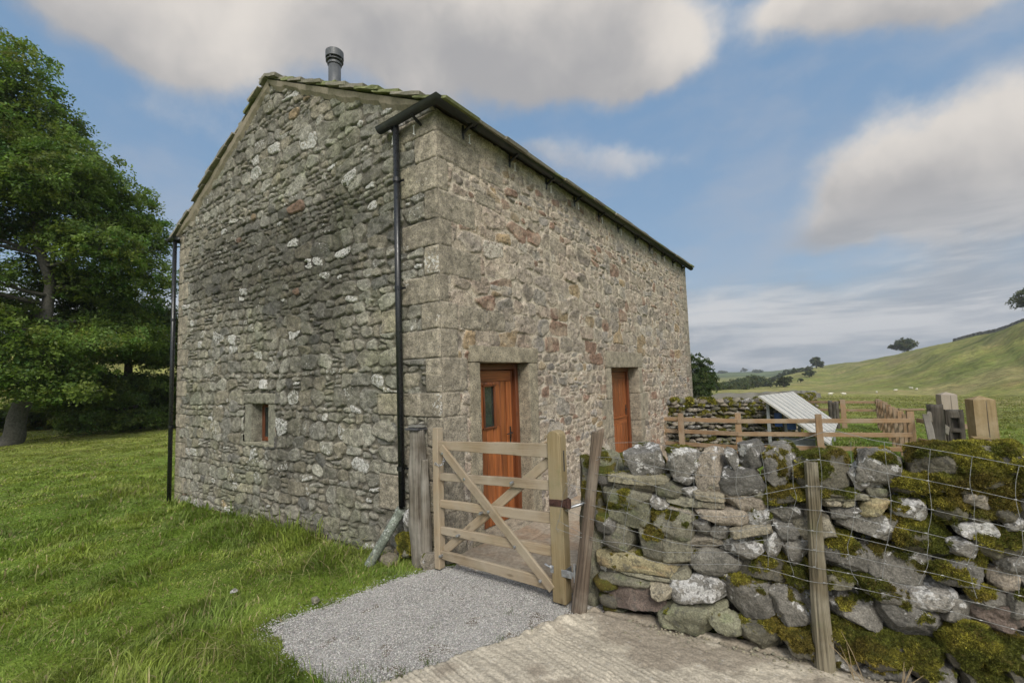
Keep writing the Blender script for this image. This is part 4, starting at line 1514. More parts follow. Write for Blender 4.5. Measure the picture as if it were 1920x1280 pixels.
# leaning pipe under the downpipe
mb = MB()
p0, p1 = np.array([-.505, -.125, .385]), np.array([-.765, -.36, -.17])
n0 = mb.n
tt = np.linspace(0, 1, 30)
V = []
d_, s_, n_ = frame_of(p1 - p0, (1, 0, 0))
for i, t in enumerate(tt):
    rr_ = .060 if t < .10 else .051
    for k in range(24):
        a = 2 * math.pi * k / 24
        r_ = rr_
        V.append(p0 + (p1 - p0) * t + s_ * math.cos(a) * r_ + n_ * math.sin(a) * r_)
for k in range(24):
    a = 2 * math.pi * k / 24
    V.append(p0 + d_ * .06 + s_ * math.cos(a) * .045 + n_ * math.sin(a) * .045)
q = [(i * 24 + k, i * 24 + (k + 1) % 24, (i + 1) * 24 + (k + 1) % 24, (i + 1) * 24 + k) for i in range(29) for k in range(24)]
q += [(k, 720 + k, 720 + (k + 1) % 24, (k + 1) % 24) for k in range(24)]
mb.add(V, [np.array(q), np.array([[720 + k for k in range(24)]])], Col=np.tile([.17, .19, .155], (len(V), 1)), lich=np.full(len(V), .62), moss=np.zeros(len(V)))
tag(mb.build('leaning_pipe', M['leanpipe'], None, True), 'short blotchy grey-white pipe leaning under the black downpipe end', 'pipe')


# ------------------------------------------------------------------ drystone walling
def cubesphere(N):
    g = np.tan(np.linspace(-1, 1, N + 1) * math.pi / 4)
    a, b = np.meshgrid(g, g)
    Vs, Fs, n = [], [], 0
    for ax in range(3):
        for sg in (-1, 1):
            p = np.zeros(a.shape + (3,))
            p[..., ax] = sg; p[..., (ax + 1) % 3] = a; p[..., (ax + 2) % 3] = b
            i = np.arange(a.size).reshape(a.shape) + n
            q = np.stack([i[:-1, :-1], i[:-1, 1:], i[1:, 1:], i[1:, :-1]], -1).reshape(-1, 4)
            Fs.append(q[:, ::-1] if sg < 0 else q)
            Vs.append(p.reshape(-1, 3)); n += a.size
    V = np.concatenate(Vs)
    # weld shared rim points
    key = np.round(V * 1e5).astype(np.int64)
    _, first, inv = np.unique(key, axis=0, return_index=True, return_inverse=True)
    inv = inv.ravel()
    V = V[first]
    F = inv[np.concatenate(Fs)]
    return V / np.linalg.norm(V, axis=1, keepdims=True), F


CS = {n: cubesphere(n) for n in (4, 6, 10, 16, 26)}
TYP = {  # exponent, facets, noise, palette, lichen
    'L': (.52, 10, .045, [(.150, .140, .120), (.125, .118, .104), (.175, .163, .140)], .58),
    'W': (.55, 10, .050, [(.23, .215, .19), (.20, .188, .165)], .86),
    'B': (.45, 6, .045, [(.24, .205, .16), (.215, .19, .15)], .40),
    'S': (.30, 4, .030, [(.265, .24, .165), (.235, .22, .16), (.255, .225, .165)], .10),
    'G': (.48, 6, .050, [(.175, .17, .115), (.16, .15, .11)], .22),
    'M': (.62, 6, .055, [(.13, .12, .085), (.11, .10, .075)], .25),
    'R': (.85, 2, .020, [(.175, .165, .14), (.20, .18, .135)], .10),
    'O': (.42, 5, .035, [(.24, .185, .105), (.235, .205, .12)], .12),
    'P': (.48, 5, .040, [(.165, .135, .115), (.155, .12, .10)], .18),
}


def stone(c, w, h, d, rot, typ, moss, N=16, seed=0, right=(1, 0, 0), inn=(0, 1, 0), mossup=(0, 0, 1)):
    """one quarry stone: softened superquadric with random facets; returns V, F, col, lichen, moss"""
    rg = np.random.default_rng(seed)
    ex, nf, na, pal, li = TYP[typ]
    D, F = CS[N]
    p = np.sign(D) * np.abs(D) ** 1.0
    m = (np.abs(D) ** (2 / ex)).sum(1) ** (-ex / 2)
    p = D * m[:, None]
    nf += 4
    for _ in range(nf):
        n = rg.normal(0, 1, 3); n /= np.linalg.norm(n)
        sup = np.abs(n).sum() ** .5 * 1.0
        mx = (p @ n).max()
        c0 = mx * rg.uniform(.62, .90)
        ov = np.maximum(0, p @ n - c0)
        p = p - ov[:, None] * n * .98
    o = rg.uniform(0, 90, 3)
    q = p * np.array([w, d, h]) / 2
    sz = min(w, h)
    f = fbm(q[:, 0] / .11 + o[0], q[:, 1] / .11 + o[1], q[:, 2] / .11 + o[2], 3, seed % 97)
    f2 = fbm(q[:, 0] / .028 + o[0], q[:, 1] / .028, q[:, 2] / .028 + o[2], 4, seed % 89)
    nr = p / np.linalg.norm(p, axis=1, keepdims=True)
    q = q + nr * (na * .9 * sz * f + .0075 * f2 * (1.0 if N > 10 else .5))[:, None]
    a = math.radians(rot)
    X = q[:, 0] * math.cos(a) - q[:, 2] * math.sin(a)
    Z = q[:, 0] * math.sin(a) + q[:, 2] * math.cos(a)
    right, inn = np.asarray(right, float), np.asarray(inn, float)
    V = np.asarray(c, float)[None] + X[:, None] * right + q[:, 1][:, None] * inn + Z[:, None] * np.array([0, 0, 1.0])
    up = Z / (h / 2)
    front = -q[:, 1] / (d / 2)
    pn = fbm(V[:, 0] / .09, V[:, 1] / .09, V[:, 2] / .09, 4, 17)
    mo = moss * 1.20 - .70 + .50 * up + .95 * pn
    if moss <= .01:
        mo = mo * 0 - .5
    if moss > .95:
        mo = mo + .22
    mo = np.clip(mo + .25, 0, 1)
    sw = sstep(.42, .7, mo)
    lump = fbm(V[:, 0] / .035, V[:, 1] / .035, V[:, 2] / .035, 3, 19)
    V = V + (X[:, None] * right + q[:, 1][:, None] * inn + Z[:, None] * np.array([0, 0, 1.])) / np.maximum(np.linalg.norm(q, axis=1), .01)[:, None] * (sw * (.010 + .012 * lump))[:, None]
    base = np.array(pal[rg.integers(len(pal))]) * rg.normal(1, .08)
    C = base[None] * (1 + .16 * pn + .10 * f2)[:, None]
    if typ in 'OG':
        k = sstep(0, .6, fbm(V[:, 0] / .12, V[:, 1] / .1, V[:, 2] / .05, 3, seed % 31))[:, None] * .45
        C = C * (1 - k) + np.array([.255, .165, .085]) * k if typ == 'O' else C * (1 - k) + np.array([.13, .15, .075]) * k
    lich = np.clip(li + .12 * up + .35 * pn, 0, 1)
    return V, F, C.clip(.02, .7), lich, mo


def add_stone(mb, *a, **k):
    V, F, C, lich, mo = stone(*a, **k)
    mb.add(V, [F], Col=C, lich=lich, moss=mo)
    return V, F, mo


def fronds(V, F, mo, n_per_m2, ln, mbl, seed=0, jit=1.0):
    """fine moss shoots standing on mossy faces"""
    rg = np.random.default_rng(seed)
    q = F
    a, b, c, d = V[q[:, 0]], V[q[:, 1]], V[q[:, 2]], V[q[:, 3]]
    nrm = np.cross(c - a, d - b)
    ar = np.linalg.norm(nrm, axis=1) / 2
    nrm = nrm / np.maximum(np.linalg.norm(nrm, axis=1, keepdims=True), 1e-9)
    m = mo[q].mean(1)
    w = ar * sstep(.38, .62, m + .12 * vn(a[:, 0] * 60, a[:, 1] * 60 + a[:, 2] * 60, None, 3))
    tot = w.sum()
    n = int(tot * n_per_m2)
    if n < 3: return
    k = rg.choice(len(q), n, p=w / tot)
    u, v = rg.uniform(0, 1, (2, n))
    p = (a[k] * ((1 - u) * (1 - v))[:, None] + b[k] * (u * (1 - v))[:, None] + c[k] * (u * v)[:, None] + d[k] * ((1 - u) * v)[:, None])
    dr = nrm[k] + rg.normal(0, .55, (n, 3)) + np.array([0, 0, .25])
    dr /= np.linalg.norm(dr, axis=1, keepdims=True)
    sd = np.cross(dr, rg.normal(0, 1, (n, 3))); sd /= np.linalg.norm(sd, axis=1, keepdims=True) + 1e-9
    L_ = (ln * rg.uniform(.5, 1.4, n))[:, None]
    wd = L_ * .24
    base = p - dr * .003
    V3 = np.stack([base - sd * wd, base + sd * wd, base + dr * L_ + sd * wd * rg.normal(0, .8, (n, 1))], 1).reshape(-1, 3)
    # colour patches: yellow green, brown orange, dark green
    t1 = sstep(-.2, .35, fbm(p[:, 0] / .12, p[:, 1] / .12, p[:, 2] / .12, 3, 61))[:, None]
    t2 = sstep(.0, .5, fbm(p[:, 0] / .2 + 5, p[:, 1] / .2, p[:, 2] / .2, 3, 63))[:, None]
    C = np.array([.100, .108, .018]) * (1 - t1) + np.array([.265, .240, .038]) * t1
    C = C * (1 - t2 * .5) + np.array([.175, .110, .028]) * t2 * .5
    up_ = p[:, 2:3]
    t3 = vn(p[:, 0] / .016, p[:, 1] / .016, p[:, 2] / .016, 65)[:, None]
    C = C * rg.uniform(.5, 1.5, (n, 1)) * (1 + .55 * t3)
    mbl.add(V3, [np.arange(3 * n).reshape(-1, 3)], Col=np.repeat(C, 3, 0))


STONES = """36 108 34 29 -4 L .05;63 109 25 25 8 L .05;83 106 23 31 4 B .0;97 112 8 14 4 L 0;109 118 17 21 3 L 0;102 102 28 20 16 L .08;126 112 18 32 -1 L .6;149 112 30 27 4 M .75;171 105 16 15 -3 W 0;180 117 30 24 -0 L .5;205 118 21 22 4 M .85;225 119 24 23 -0 M .85;240 124 17 16 13 M .75;241 113 8 10 4 M .7;30 93 41 7 -1 S .05;27 87 35 7 -2 S .0;54 88 19 10 0 G .0;64 94 14 7 5 L .0;68 87 10 7 5 W .0;83 93 10 4 15 S .0;32 81 14 7 -6 S .0;44 78 16 11 6 W .0;65 80 26 6 4 S .0;81 86 18 8 2 S .0;83 80 13 5 4 S .0;20 70 34 27 -1 G .25;52 65 32 24 -9 G .65;62 72 20 6 -7 B .0;87 73 32 11 3 B .0;74 64 14 10 8 L .0;88 63 16 10 3 L .1;102 85 26 13 3 B .1;114 91 9 8 5 S .0;112 74 16 12 1 W .3;129 90 24 12 6 M 1;153 96 23 8 2 M 1;159 93 24 4 4 S .1;153 89 9 4 6 S .0;161 89 8 4 4 S .0;128 79 17 10 3 L .35;159 83 21 9 -1 L .05;144 72 26 21 8 R .0;126 69 15 13 8 L .0;106 65 23 8 6 S .0;175 88 12 14 -24 O .05;172 75 31 17 3 L .1;176 97 11 6 6 G .0;192 102 19 10 0 M 1;211 105 21 8 1 M 1;229 104 22 9 -1 M 1;221 97 13 8 2 B .1;191 88 16 12 2 W .4;210 91 13 12 7 M 1;222 89 10 8 7 M .9;231 93 11 13 7 M .9;236 86 9 8 7 W .1;199 74 26 19 -4 M .85;219 81 17 9 4 W .25;212 71 12 10 -21 W .4;229 73 22 15 1 M .95;212 57 23 16 -4 L .6;184 57 31 23 2 L .5;233 65 13 8 5 L .1;229 55 11 11 11 B .1;157 57 26 22 9 L .55;132 56 17 18 9 L .05;118 58 12 14 9 W .15;99 53 27 18 12 W .35;113 41 30 19 14 M .8;75 54 26 10 -2 B .0;57 42 22 20 9 S .0;37 47 24 21 -7 G .4;14 48 26 20 8 G .15;25 31 56 15 -1 O .1;29 23 55 4 -2 S .0;16 18 37 10 2 G .1;20 5 46 24 7 P .08;44 14 17 12 -14 S .1;57 28 13 8 25 S .0;81 40 33 19 10 R .15;69 19 36 24 5 W .0;60 -0 36 22 7 G .25;80 8 15 5 18 G .0;86 1 18 13 8 G .3;100 22 30 30 11 L .5;126 20 28 29 -2 L .4;108 -1 32 20 2 M .7;130 -0 18 17 14 M .9;132 40 12 15 10 M .9;151 40 20 12 8 M .55;159 24 29 25 -8 L .5;174 41 24 15 -5 L .7;189 26 31 24 -1 L .35;197 40 22 15 -4 W .05;209 34 13 17 -22 L .05;226 33 21 16 5 P .1;221 44 14 10 4 L .55;232 44 10 14 12 L .5;148 6 20 17 9 M .9;168 5 29 18 8 M 1;191 8 23 14 10 M 1;211 17 20 21 14 M 1;226 17 17 17 15 M .9;154 -5 16 11 9 L .6;172 -8 23 13 11 L .3;196 -3 21 13 11 L .6;216 1 20 12 11 M .8;232 5 19 14 11 M .8;245 108 14 14 0 M .8;245 94 16 17 2 L .5;244 75 14 17 4 M .8;243 56 16 16 6 L .4;242 34 16 16 8 L .5"""
TH = math.atan(.09)
WR = np.array([math.cos(TH), math.sin(TH), 0.]); WI = np.array([-math.sin(TH), math.cos(TH), 0.]); WO = np.array([1.78, -.10, 0.])


def wpos(u, z, dep=0.0):
    return WO + WR * u + WI * dep + np.array([0, 0, z])


wall = empty('drystone_wall', tuple(wpos(1.2, -.2, .3)), 'mossy dry stone wall with rounded cope stones behind the wire fence', 'stone wall')
wmb, mmb = MB(), MB()
for i, l in enumerate(STONES.split(';')):
    u, z, w, h, rot, typ, moss = l.split()
    u, z, w, h, rot, moss = float(u) / 100, float(z) / 100, float(w) / 100 * 1.15, float(h) / 100 * 1.17, float(rot), float(moss)
    cope = i < 13 and i != 3 and i != 8
    dd = float(np.clip(.75 * (w + h) / 2 + .06, .12, .36))
    if cope:
        dd = .27; h *= .93; w *= .93; z -= .038; moss *= .85
    prot = R.uniform(-.015, .03) + (.03 if z < .2 else 0) + (.01 if moss > .8 else 0)
    if w < .12 or h < .08: prot = R.uniform(-.02, .005)
    args = (wpos(u, z, dd / 2 - prot), w, h, dd, rot, typ, moss)
    N = 26 if w > .16 else 16
    if cope:
        cb = MB()
        V, F, mo = add_stone(cb, *args, N=26, seed=1000 + i * 7, right=WR, inn=WI)
        cb.build('cope_stone', M['drystone'], wall, True)
    else:
        V, F, mo = add_stone(wmb, *args, N=N, seed=1000 + i * 7, right=WR, inn=WI)
    if moss > .02:
        fronds(V, F, mo, 95000 if u < 2.6 else 50000, .0135, mmb, i)
# small packing stones set back in the joints
for i in range(420):
    u, z = R.uniform(-.02, 2.8), R.uniform(-.12, .92)
    w = R.uniform(.07, .16)
    V, F, mo = add_stone(wmb, wpos(u, z, .24 + R.uniform(0, .05)), w * 1.3, w, .16, R.uniform(-20, 20), 'GLSM'[R.integers(4)], R.uniform(0, .5), N=6, seed=5000 + i, right=WR, inn=WI)


def pack(mb, u0, u1, z0, z1, posf, seed, N=6, right=WR, inn=WI, size=(.14, .34), hh=(.09, .2), types='LLWGSBMM', mossp=.5, d=.2, fr=None, frn=30000):
    rg = np.random.default_rng(seed)
    z = z0
    k = 0
    while z < z1:
        h = rg.uniform(*hh)
        u = u0 + rg.uniform(-.1, 0)
        while u < u1:
            w = rg.uniform(*size)
            t = types[rg.integers(len(types))]
            ms = rg.uniform(.2, 1) if rg.uniform() < mossp else 0
            V, F, mo = add_stone(mb, posf(u + w / 2, z + h / 2 + rg.normal(0, .012), rg.normal(0, .02)), w * 1.08, h * rg.uniform(.95, 1.15), d, rg.normal(0, 6), t, ms, N=N, seed=seed * 1000 + k, right=right, inn=inn)
            if fr is not None and ms > .2:
                fronds(V, F, mo, frn, .018 if frn > 10000 else .03, fr, k)
            k += 1
            u += w
        z += h


# rest of the wall beyond the frame, its back face and its end by the gate
pack(wmb, 2.62, 4.6, -.15, .95, lambda u, z, j: wpos(u, z, .12 + j), 31, N=10, fr=mmb, frn=22000)
pack(wmb, 2.62, 4.6, .95, 1.12, lambda u, z, j: wpos(u, z, .25 + j), 32, size=(.25, .4), hh=(.2, .24), d=.45, types='LLMM', N=10, fr=mmb, frn=22000)
pack(wmb, .0, 4.6, -.15, .92, lambda u, z, j: wpos(u, z, .50 + j), 33)
pack(wmb, .0, .46, -.15, 1.0, lambda u, z, j: wpos(.05 + j, z, u + .05), 34, right=WI, inn=WR, types='GGLM', mossp=.7)
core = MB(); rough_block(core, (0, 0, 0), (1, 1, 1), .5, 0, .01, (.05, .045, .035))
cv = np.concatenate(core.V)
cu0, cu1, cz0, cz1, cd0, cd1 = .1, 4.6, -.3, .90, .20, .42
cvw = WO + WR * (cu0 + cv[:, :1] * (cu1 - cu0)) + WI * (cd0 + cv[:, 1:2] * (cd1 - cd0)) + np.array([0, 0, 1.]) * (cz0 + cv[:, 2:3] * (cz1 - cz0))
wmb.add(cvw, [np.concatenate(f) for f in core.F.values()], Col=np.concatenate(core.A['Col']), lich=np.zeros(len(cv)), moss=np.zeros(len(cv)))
wmb.build('stonework', M['drystone'], wall, True)
mo_ = mmb.build('moss', M['moss'], wall)
mo_['kind'] = 'stuff'

# upright gatestone between gate and wall
gs = MB(); gm = MB()
V, F, mo = add_stone(gs, (1.63, .14, .42), .42, 1.36, .36, -3, 'G', .45, N=26, seed=77, right=(1, 0, 0), inn=(0, 1, 0))
V2, F2, mo2 = add_stone(gs, (1.78, .10, 1.02), .22, .20, .24, 10, 'G', .35, N=16, seed=78)
fronds(V, F, mo * .9, 60000, .012, gm, 5); fronds(V2, F2, mo2 * .9, 60000, .012, gm, 6)
gso = empty('gatestone', (1.66, .11, -.2), 'dark mossy upright stone between the gate and the stone wall', 'gatepost')
gs.build('stone_pillar', M['drystone'], gso, True)
gmo = gm.build('moss', M['moss'], gso); gmo['kind'] = 'stuff'

# foot stones by the weathered post
for i, (x, y, z, w, h, d, t, ms, lb) in enumerate([(-.50, -.06, -.02, .26, .26, .2, 'G', .9, 'mossy stone at the barn foot beside the leaning pipe'), (-.62, -.22, -.13, .22, .10, .16, 'S', .0, 'flat tan stone in the grass below the leaning pipe'), (-.42, -.13, .30, .12, .2, .1, 'W', 0, 'pale stone wedged between downpipe and weathered post'), (-.08, -.16, -.06, .16, .16, .14, 'B', .1, 'small brown stone at the foot of the gate stile')]):
    sb = MB(); sm = MB()
    V, F, mo = add_stone(sb, (x, y, z), w, h, d, 5, t, ms, N=16, seed=300 + i)
    o = sb.build('loose_stone', M['drystone'], None, True); tag(o, lb, 'stone')
    if ms > .3:
        fronds(V, F, mo, 90000, .014, sm, i); m_ = sm.build('moss', M['moss'], o); m_['kind'] = 'stuff'

# ------------------------------------------------------------------ wire fence
WIRES = """157,1218 430,1237 617,1203 774,1178 945,1176 1146,1249 1329,1271 1556,1359 1765,1299 1887,1282 2014,1261 2181,1232 2382,1190 2495,1166;-8,1103 197,1107 330,1079 470,1058 726,1023 868,1020 1037,1029 1196,1069 1331,1123 1415,1168 1477,1172 1640,1150 1810,1112 1989,1084 2154,1054 2335,1015 2479,979;3,977 165,969 323,946 462,919 614,891 859,875 1015,887 1175,934 1321,982 1403,1005 1479,1009 1649,986 1816,956 1995,925 2164,893 2354,856 2467,832;-255,881 -163,860 18,843 171,837 382,792 563,767 727,745 918,754 1033,774 1177,829 1254,858 1469,862 1633,840 1736,819 1957,791 2164,754 2343,724 2456,703;-246,776 -49,730 105,707 242,703 397,649 518,642 721,639 845,648 1001,673 1102,714 1198,737 1281,741 1415,732 1512,736 1609,724 1779,700 1946,672 2113,647 2317,622 2447,602;-265,665 -98,631 67,607 211,586 423,557 557,535 700,535 839,555 1009,598 1165,645 1273,614 1416,616 1586,614 1759,591 1936,577 2010,570 2130,550 2310,522 2439,503;-339,576 -256,545 -100,492 34,470 222,478 364,465 493,455 687,485 904,520 1115,543 1266,521 1408,512 1578,504 1732,495 1889,481 2056,456 2145,450 2318,427 2431,413;-357,511 -137,470 33,458 219,420 383,385 529,376 682,402 899,442 987,453 1152,455 1292,434 1363,421 1454,425 1611,424 1736,418 1876,405 2033,381 2149,362 2268,346 2424,326;465,1239 462,1057 466,919 465,828;595,1206 608,1033 611,973;202,1127 166,985 153,900 101,795 81,716 58,602 51,477 33,458;325,973 314,918 273,828 243,735 232,667 215,590 203,507 202,421;454,846 423,762 375,673 364,606;563,782 565,741 531,662 520,545;728,1064 731,983 727,862 705,786 717,704 687,602 687,485 686,406;881,1176 868,1020 858,972 862,875 861,747 845,652 829,554 818,428;1018,1095 1004,1027 993,945 1015,891 1016,811 1019,755 1011,674 1000,600 986,532 981,456;1158,1243 1171,1112 1174,1068 1179,955 1178,849 1175,801 1154,755 1160,708 1167,642 1161,547 1152,458;1309,1192 1337,1133 1327,979 1350,931 1319,858 1309,807 1283,758 1273,614 1270,531 1292,476 1293,437;1483,1254 1486,1179 1488,1097 1482,1012 1469,862 1441,781 1435,735 1424,617 1414,513;1650,1288 1643,1217 1645,1144 1648,1078 1649,986 1633,840 1609,724 1582,667 1591,612 1591,513 1624,463 1621,429;1809,1291 1809,1198 1810,1112 1816,956 1803,815 1779,700 1762,661 1762,594 1745,543 1742,497;2014,1258 1991,1105 1993,1045 1995,925 1982,850 1965,798 1965,719 1948,675 1960,628 1936,574 1896,482;2185,1232 2160,1083 2176,985 2162,895 2166,859 2164,751 2147,704 2113,650 2133,578 2128,549 2146,455;2364,1192 2343,1110 2335,1015 2347,896 2345,746 2301,677 2316,620 2308,524;-215,939 -247,852 -282,794 -290,730 -325,578 -361,510 -320,482;-19,1061 44,1090 54,1131"""
wf = empty('wire_fence', tuple(wpos(1.4, -.12, -.07)), 'galvanised stock netting strung between rough wooden stakes', 'wire fence')
wm = MB()
lines = [[tuple(float(t) / 1000 for t in p.split(',')) for p in l.split()] for l in WIRES.split(';')]
for i, l in enumerate(lines):
    l = np.array(l)
    s = np.r_[0, np.cumsum(np.hypot(*np.diff(l, axis=0).T))]
    t = np.arange(0, s[-1], .02)
    # Catmull-like smoothing
    u = np.interp(t, s, l[:, 0]); z = np.interp(t, s, l[:, 1])
    if len(u) > 9:
        ker = np.array([1, 2, 3, 2, 1.]) / 9
        u[2:-2] = np.convolve(u, ker, 'valid'); z[2:-2] = np.convolve(z, ker, 'valid')
    dep = -.07 + .006 * vn(u * 4 + i * 7, z * 3, None, 5) - .012 * np.exp(-((u - 1.42) / .06) ** 2)
    pts = [wpos(a, b, c) for a, b, c in zip(u, z, dep)]
    tube(wm, pts, .0018 if i < 8 else .0015, 5, close=False)
    if i < 8:
        for ui, zi in l[1:-1]:
            if i in (0,): continue
            c = wpos(ui, zi, -.07)
            tube(wm, [c - WR * .006, c + WR * .006], .0034, 6)
wm.build('netting', M['wire'], wf)
mb = MB()
rough_post(mb, [wpos(1.425, -.30, -.03), wpos(1.422, .3, -.032), wpos(1.432, .8, -.035), wpos(1.437, 1.15, -.035)], [.054, .052, .046, .042, .038, .036], .95, 56, 140, .20, .04, 21)
fp = mb.build('fence_post', M['postwood'], wf, True); fp['label'] = 'greenish grey round stake holding the netting'
mb = MB()
rough_post(mb, [wpos(-.22, -.30, -.05), wpos(-.13, .3, -.04), wpos(-.045, .85, -.035), wpos(.03, 1.30, -.035)], [.060, .056, .052, .046, .043, .046], .9, 56, 140, .20, .05, 33, topslant=.03)
fp = mb.build('fence_post', M['stake'], wf, True); fp['label'] = 'brown bark stake leaning beside the gate hinge'

# dry stems and litter at the foot of the wall
for grp, lb in ((((1.56, -.10, -.06, .20, 2), (1.60, -.10, -.16, .17, 2), (1.61, -.10, .0, .24, 1)), 'dry brown stems beside the round fence stake'), (((1.78, -.10, .06, .12, 6), (1.85, -.11, .1, .08, 5)), 'low tangle of dead stalks at the wall foot, right of the stake')):
    mb = MB()
    u0 = grp[0][0]
    for (u, z, du, dz, n) in grp:
        for k in range(n):
            a, b = du + R.normal(0, .04), dz + R.normal(0, .03)
            tube(mb, [wpos(u0, z - .02, -.08), wpos(u, z, -.08), wpos(u + a * .5, z + b * .6, -.09), wpos(u + a, z + b, -.07)], [.003, .0028, .002, .001], 5, col=(.26, .20, .12))
    o = mb.build('dead_stems', M['chips'], None); tag(o, lb.replace('right of', 'beyond'), 'dead plant')
cb = MB()
for i in range(420):
    u = R.uniform(.2, 2.7); dep = -abs(R.normal(0, .09)) - .01 + .02
    s = R.uniform(.004, .013) * (2 if R.uniform() < .05 else 1)
    p = wpos(u, 0, dep); V, F, C, li, mo = stone((p[0], p[1], -.108 + s * .2), s * 1.5, s, s * 1.2, R.uniform(-20, 20), 'S', 0, N=4, seed=i + 9000)
    cb.add(V, [F], Col=C * .9)
tag(cb.build('stone_crumbs', M['chips'], None, True), 'crumbs of stone and mortar along the wall foot', 'rubble', None, 'stuff')

# ------------------------------------------------------------------ yard behind the wall
fl = lambda p, z: np.array([p[0], p[1], z])
rf = empty('rail_fence', (2.3, 7.4, -.3), 'new three-rail timber fence running from the barn to the corner post', 'fence')
FP = [(-.02, 7.42), (.44, 7.12), (1.56, 7.33), (3.01, 7.48), (4.46, 8.28)]
ppos = [(.44, 7.12, .81), (1.56, 7.33, .82), (3.01, 7.48, .81), (4.46, 8.30, .83)]
for i, (x, y, z) in enumerate(ppos):
    mb = MB(); timber(mb, (x, y, -.6), (x + R.normal(0, .01), y, z), .115, .11, (1, .1, 0), .006, 4)
    mb.build('post', M['fence'], rf)
mb = MB(); timber(mb, (4.30, 8.30, .855), (4.68, 8.34, .86), .14, .03, (0, 1, 0), .004, 3); mb.build('post_board', M['fence'], rf)
for zt in (.655, .385, .105):
    for a, b in ((FP[0], FP[2]), (FP[2], FP[4])):
        mb = MB(); timber(mb, (a[0], a[1] - .075, zt), (b[0], b[1] - .075, zt + R.normal(0, .004)), .088, .036, (0, 0, 1), .004, 8)
        mb.build('rail', M['fence'], rf)

pf = empty('paddock_fence', tuple(at(4.0, 16)), 'row of timber posts and rails running away across the grass', 'fence')
a_, b_ = at(4.95, 12.4), at(2.84, 20.3)
n = 9
pts = []
for i in range(n):
    f = (i + .35) / (n - 1 + .35)
    p = a_ + (b_ - a_) * f
    g = float(ground_z(p[0], p[1])); pts.append((p[0], p[1], g))
    mb = MB(); timber(mb, (p[0], p[1], g - .3), (p[0], p[1], g + 1.02 + R.normal(0, .01)), .12, .11, (1, 0, 0), .006, 3)
    mb.build('post', M['fence'], pf)
for zt in (.88, .62, .32):
    for i in range(0, n - 1, 2):
        j = min(i + 2, n - 1)
        mb = MB(); timber(mb, np.array(pts[i]) + (.07, 0, zt), np.array(pts[j]) + (.07, 0, zt), .09, .036, (0, 0, 1), .004, 3); mb.build('rail', M['fence'], pf)
q_ = at(-1.0, 20.3)
ends = [b_, at(.05, 20.3), q_, at(-3.2, 20.5)]
for i in range(3):
    a, b = ends[i], ends[i + 1]
    ga, gb_ = float(ground_z(a[0], a[1])), float(ground_z(b[0], b[1]))
    for zt in (.90, .62):
        mb = MB(); timber(mb, (a[0], a[1], ga + zt), (b[0], b[1], gb_ + zt), .085, .036, (0, 0, 1), .004, 4); mb.build('rail', M['fence'], pf)
p = at(.05, 20.2); g = float(ground_z(p[0], p[1])); mb = MB(); timber(mb, (p[0], p[1], g - .2), (p[0], p[1], g + 1.0), .16, .14, (1, 0, 0), .006, 3); mb.build('post', M['fence'], pf)
for k, (az_, h_) in enumerate(((-1.05, .98), (-.72, .92), (-.50, .95))):
    p = at(az_, 19.8); mb = MB(); rough_post(mb, [(p[0], p[1], p[2] - .2), (p[0] + .02, p[1], p[2] + h_)], [.07, .065], 1, 14, 14, .1, .1, k)
    tag(mb.build('stake', M['darkwood'], None, True), ['dark stake at the open end of the far rails, tallest of three', 'short dark stake between two others by the far rails', 'dark stake nearest the square post of the far rails'][k], 'post')
# third side rails running on behind the corner post
mb = MB()
for zt in (.66, .28):
    timber(mb, (4.55, 8.25, zt), (5.05, 7.1, zt + .02), .085, .036, (0, 0, 1), .004, 3)
mb.build('rail', M['fence'], rf)
mb = MB(); timber(mb, (4.92, 7.3, -.5), (4.92, 7.3, .78), .10, .10, (1, 0, 0), .005, 3); mb.build('post', M['fence'], rf)

# old posts and square gateposts
def square_post(name, az, d, ztop, w, mat, label, stub=None):
    p = at(az, d)
    e = empty(name, (p[0], p[1], p[2]), label, 'gatepost')
    mb = MB()
    h = w / 2
    yaw = math.radians(12)
    c, s = math.cos(yaw), math.sin(yaw)
    z0 = p[2] - .3
    V, G = [], []
    o = R.uniform(0, 30)
    for z, k in ((z0, 1.04), (ztop - .04, 1.0), (ztop, .0)):
        for a, b in ((-1, -1), (1, -1), (1, 1), (-1, 1)):
            V.append((p[0] + (a * c - b * s) * h * k, p[1] + (a * s + b * c) * h * k, z)); G.append((z + o, a * h * k, b * h * k))
    q = [(i + 4 * j, (i + 1) % 4 + 4 * j, (i + 1) % 4 + 4 * j + 4, i + 4 * j + 4) for j in range(2) for i in range(4)]
    mb.add(V, [np.array(q)], gv=G)
    o_ = mb.build('post_shaft', mat, e)
    bv = o_.modifiers.new('edge', 'BEVEL'); bv.width = .006; bv.limit_method = 'ANGLE'
    # drying crack down one face
    mb = MB(); 
    cx_, cy_ = p[0] + (.12 * c + s) * h, p[1] + (.12 * s - c) * h
    timber(mb, (cx_, cy_ - .0, z0), (cx_ + .004, cy_ - .0, ztop - .05), .005, .003, (1, 0, 0), .0005, 6, .002)
    mb.build('crack', M['darkwood'], e)
    return e


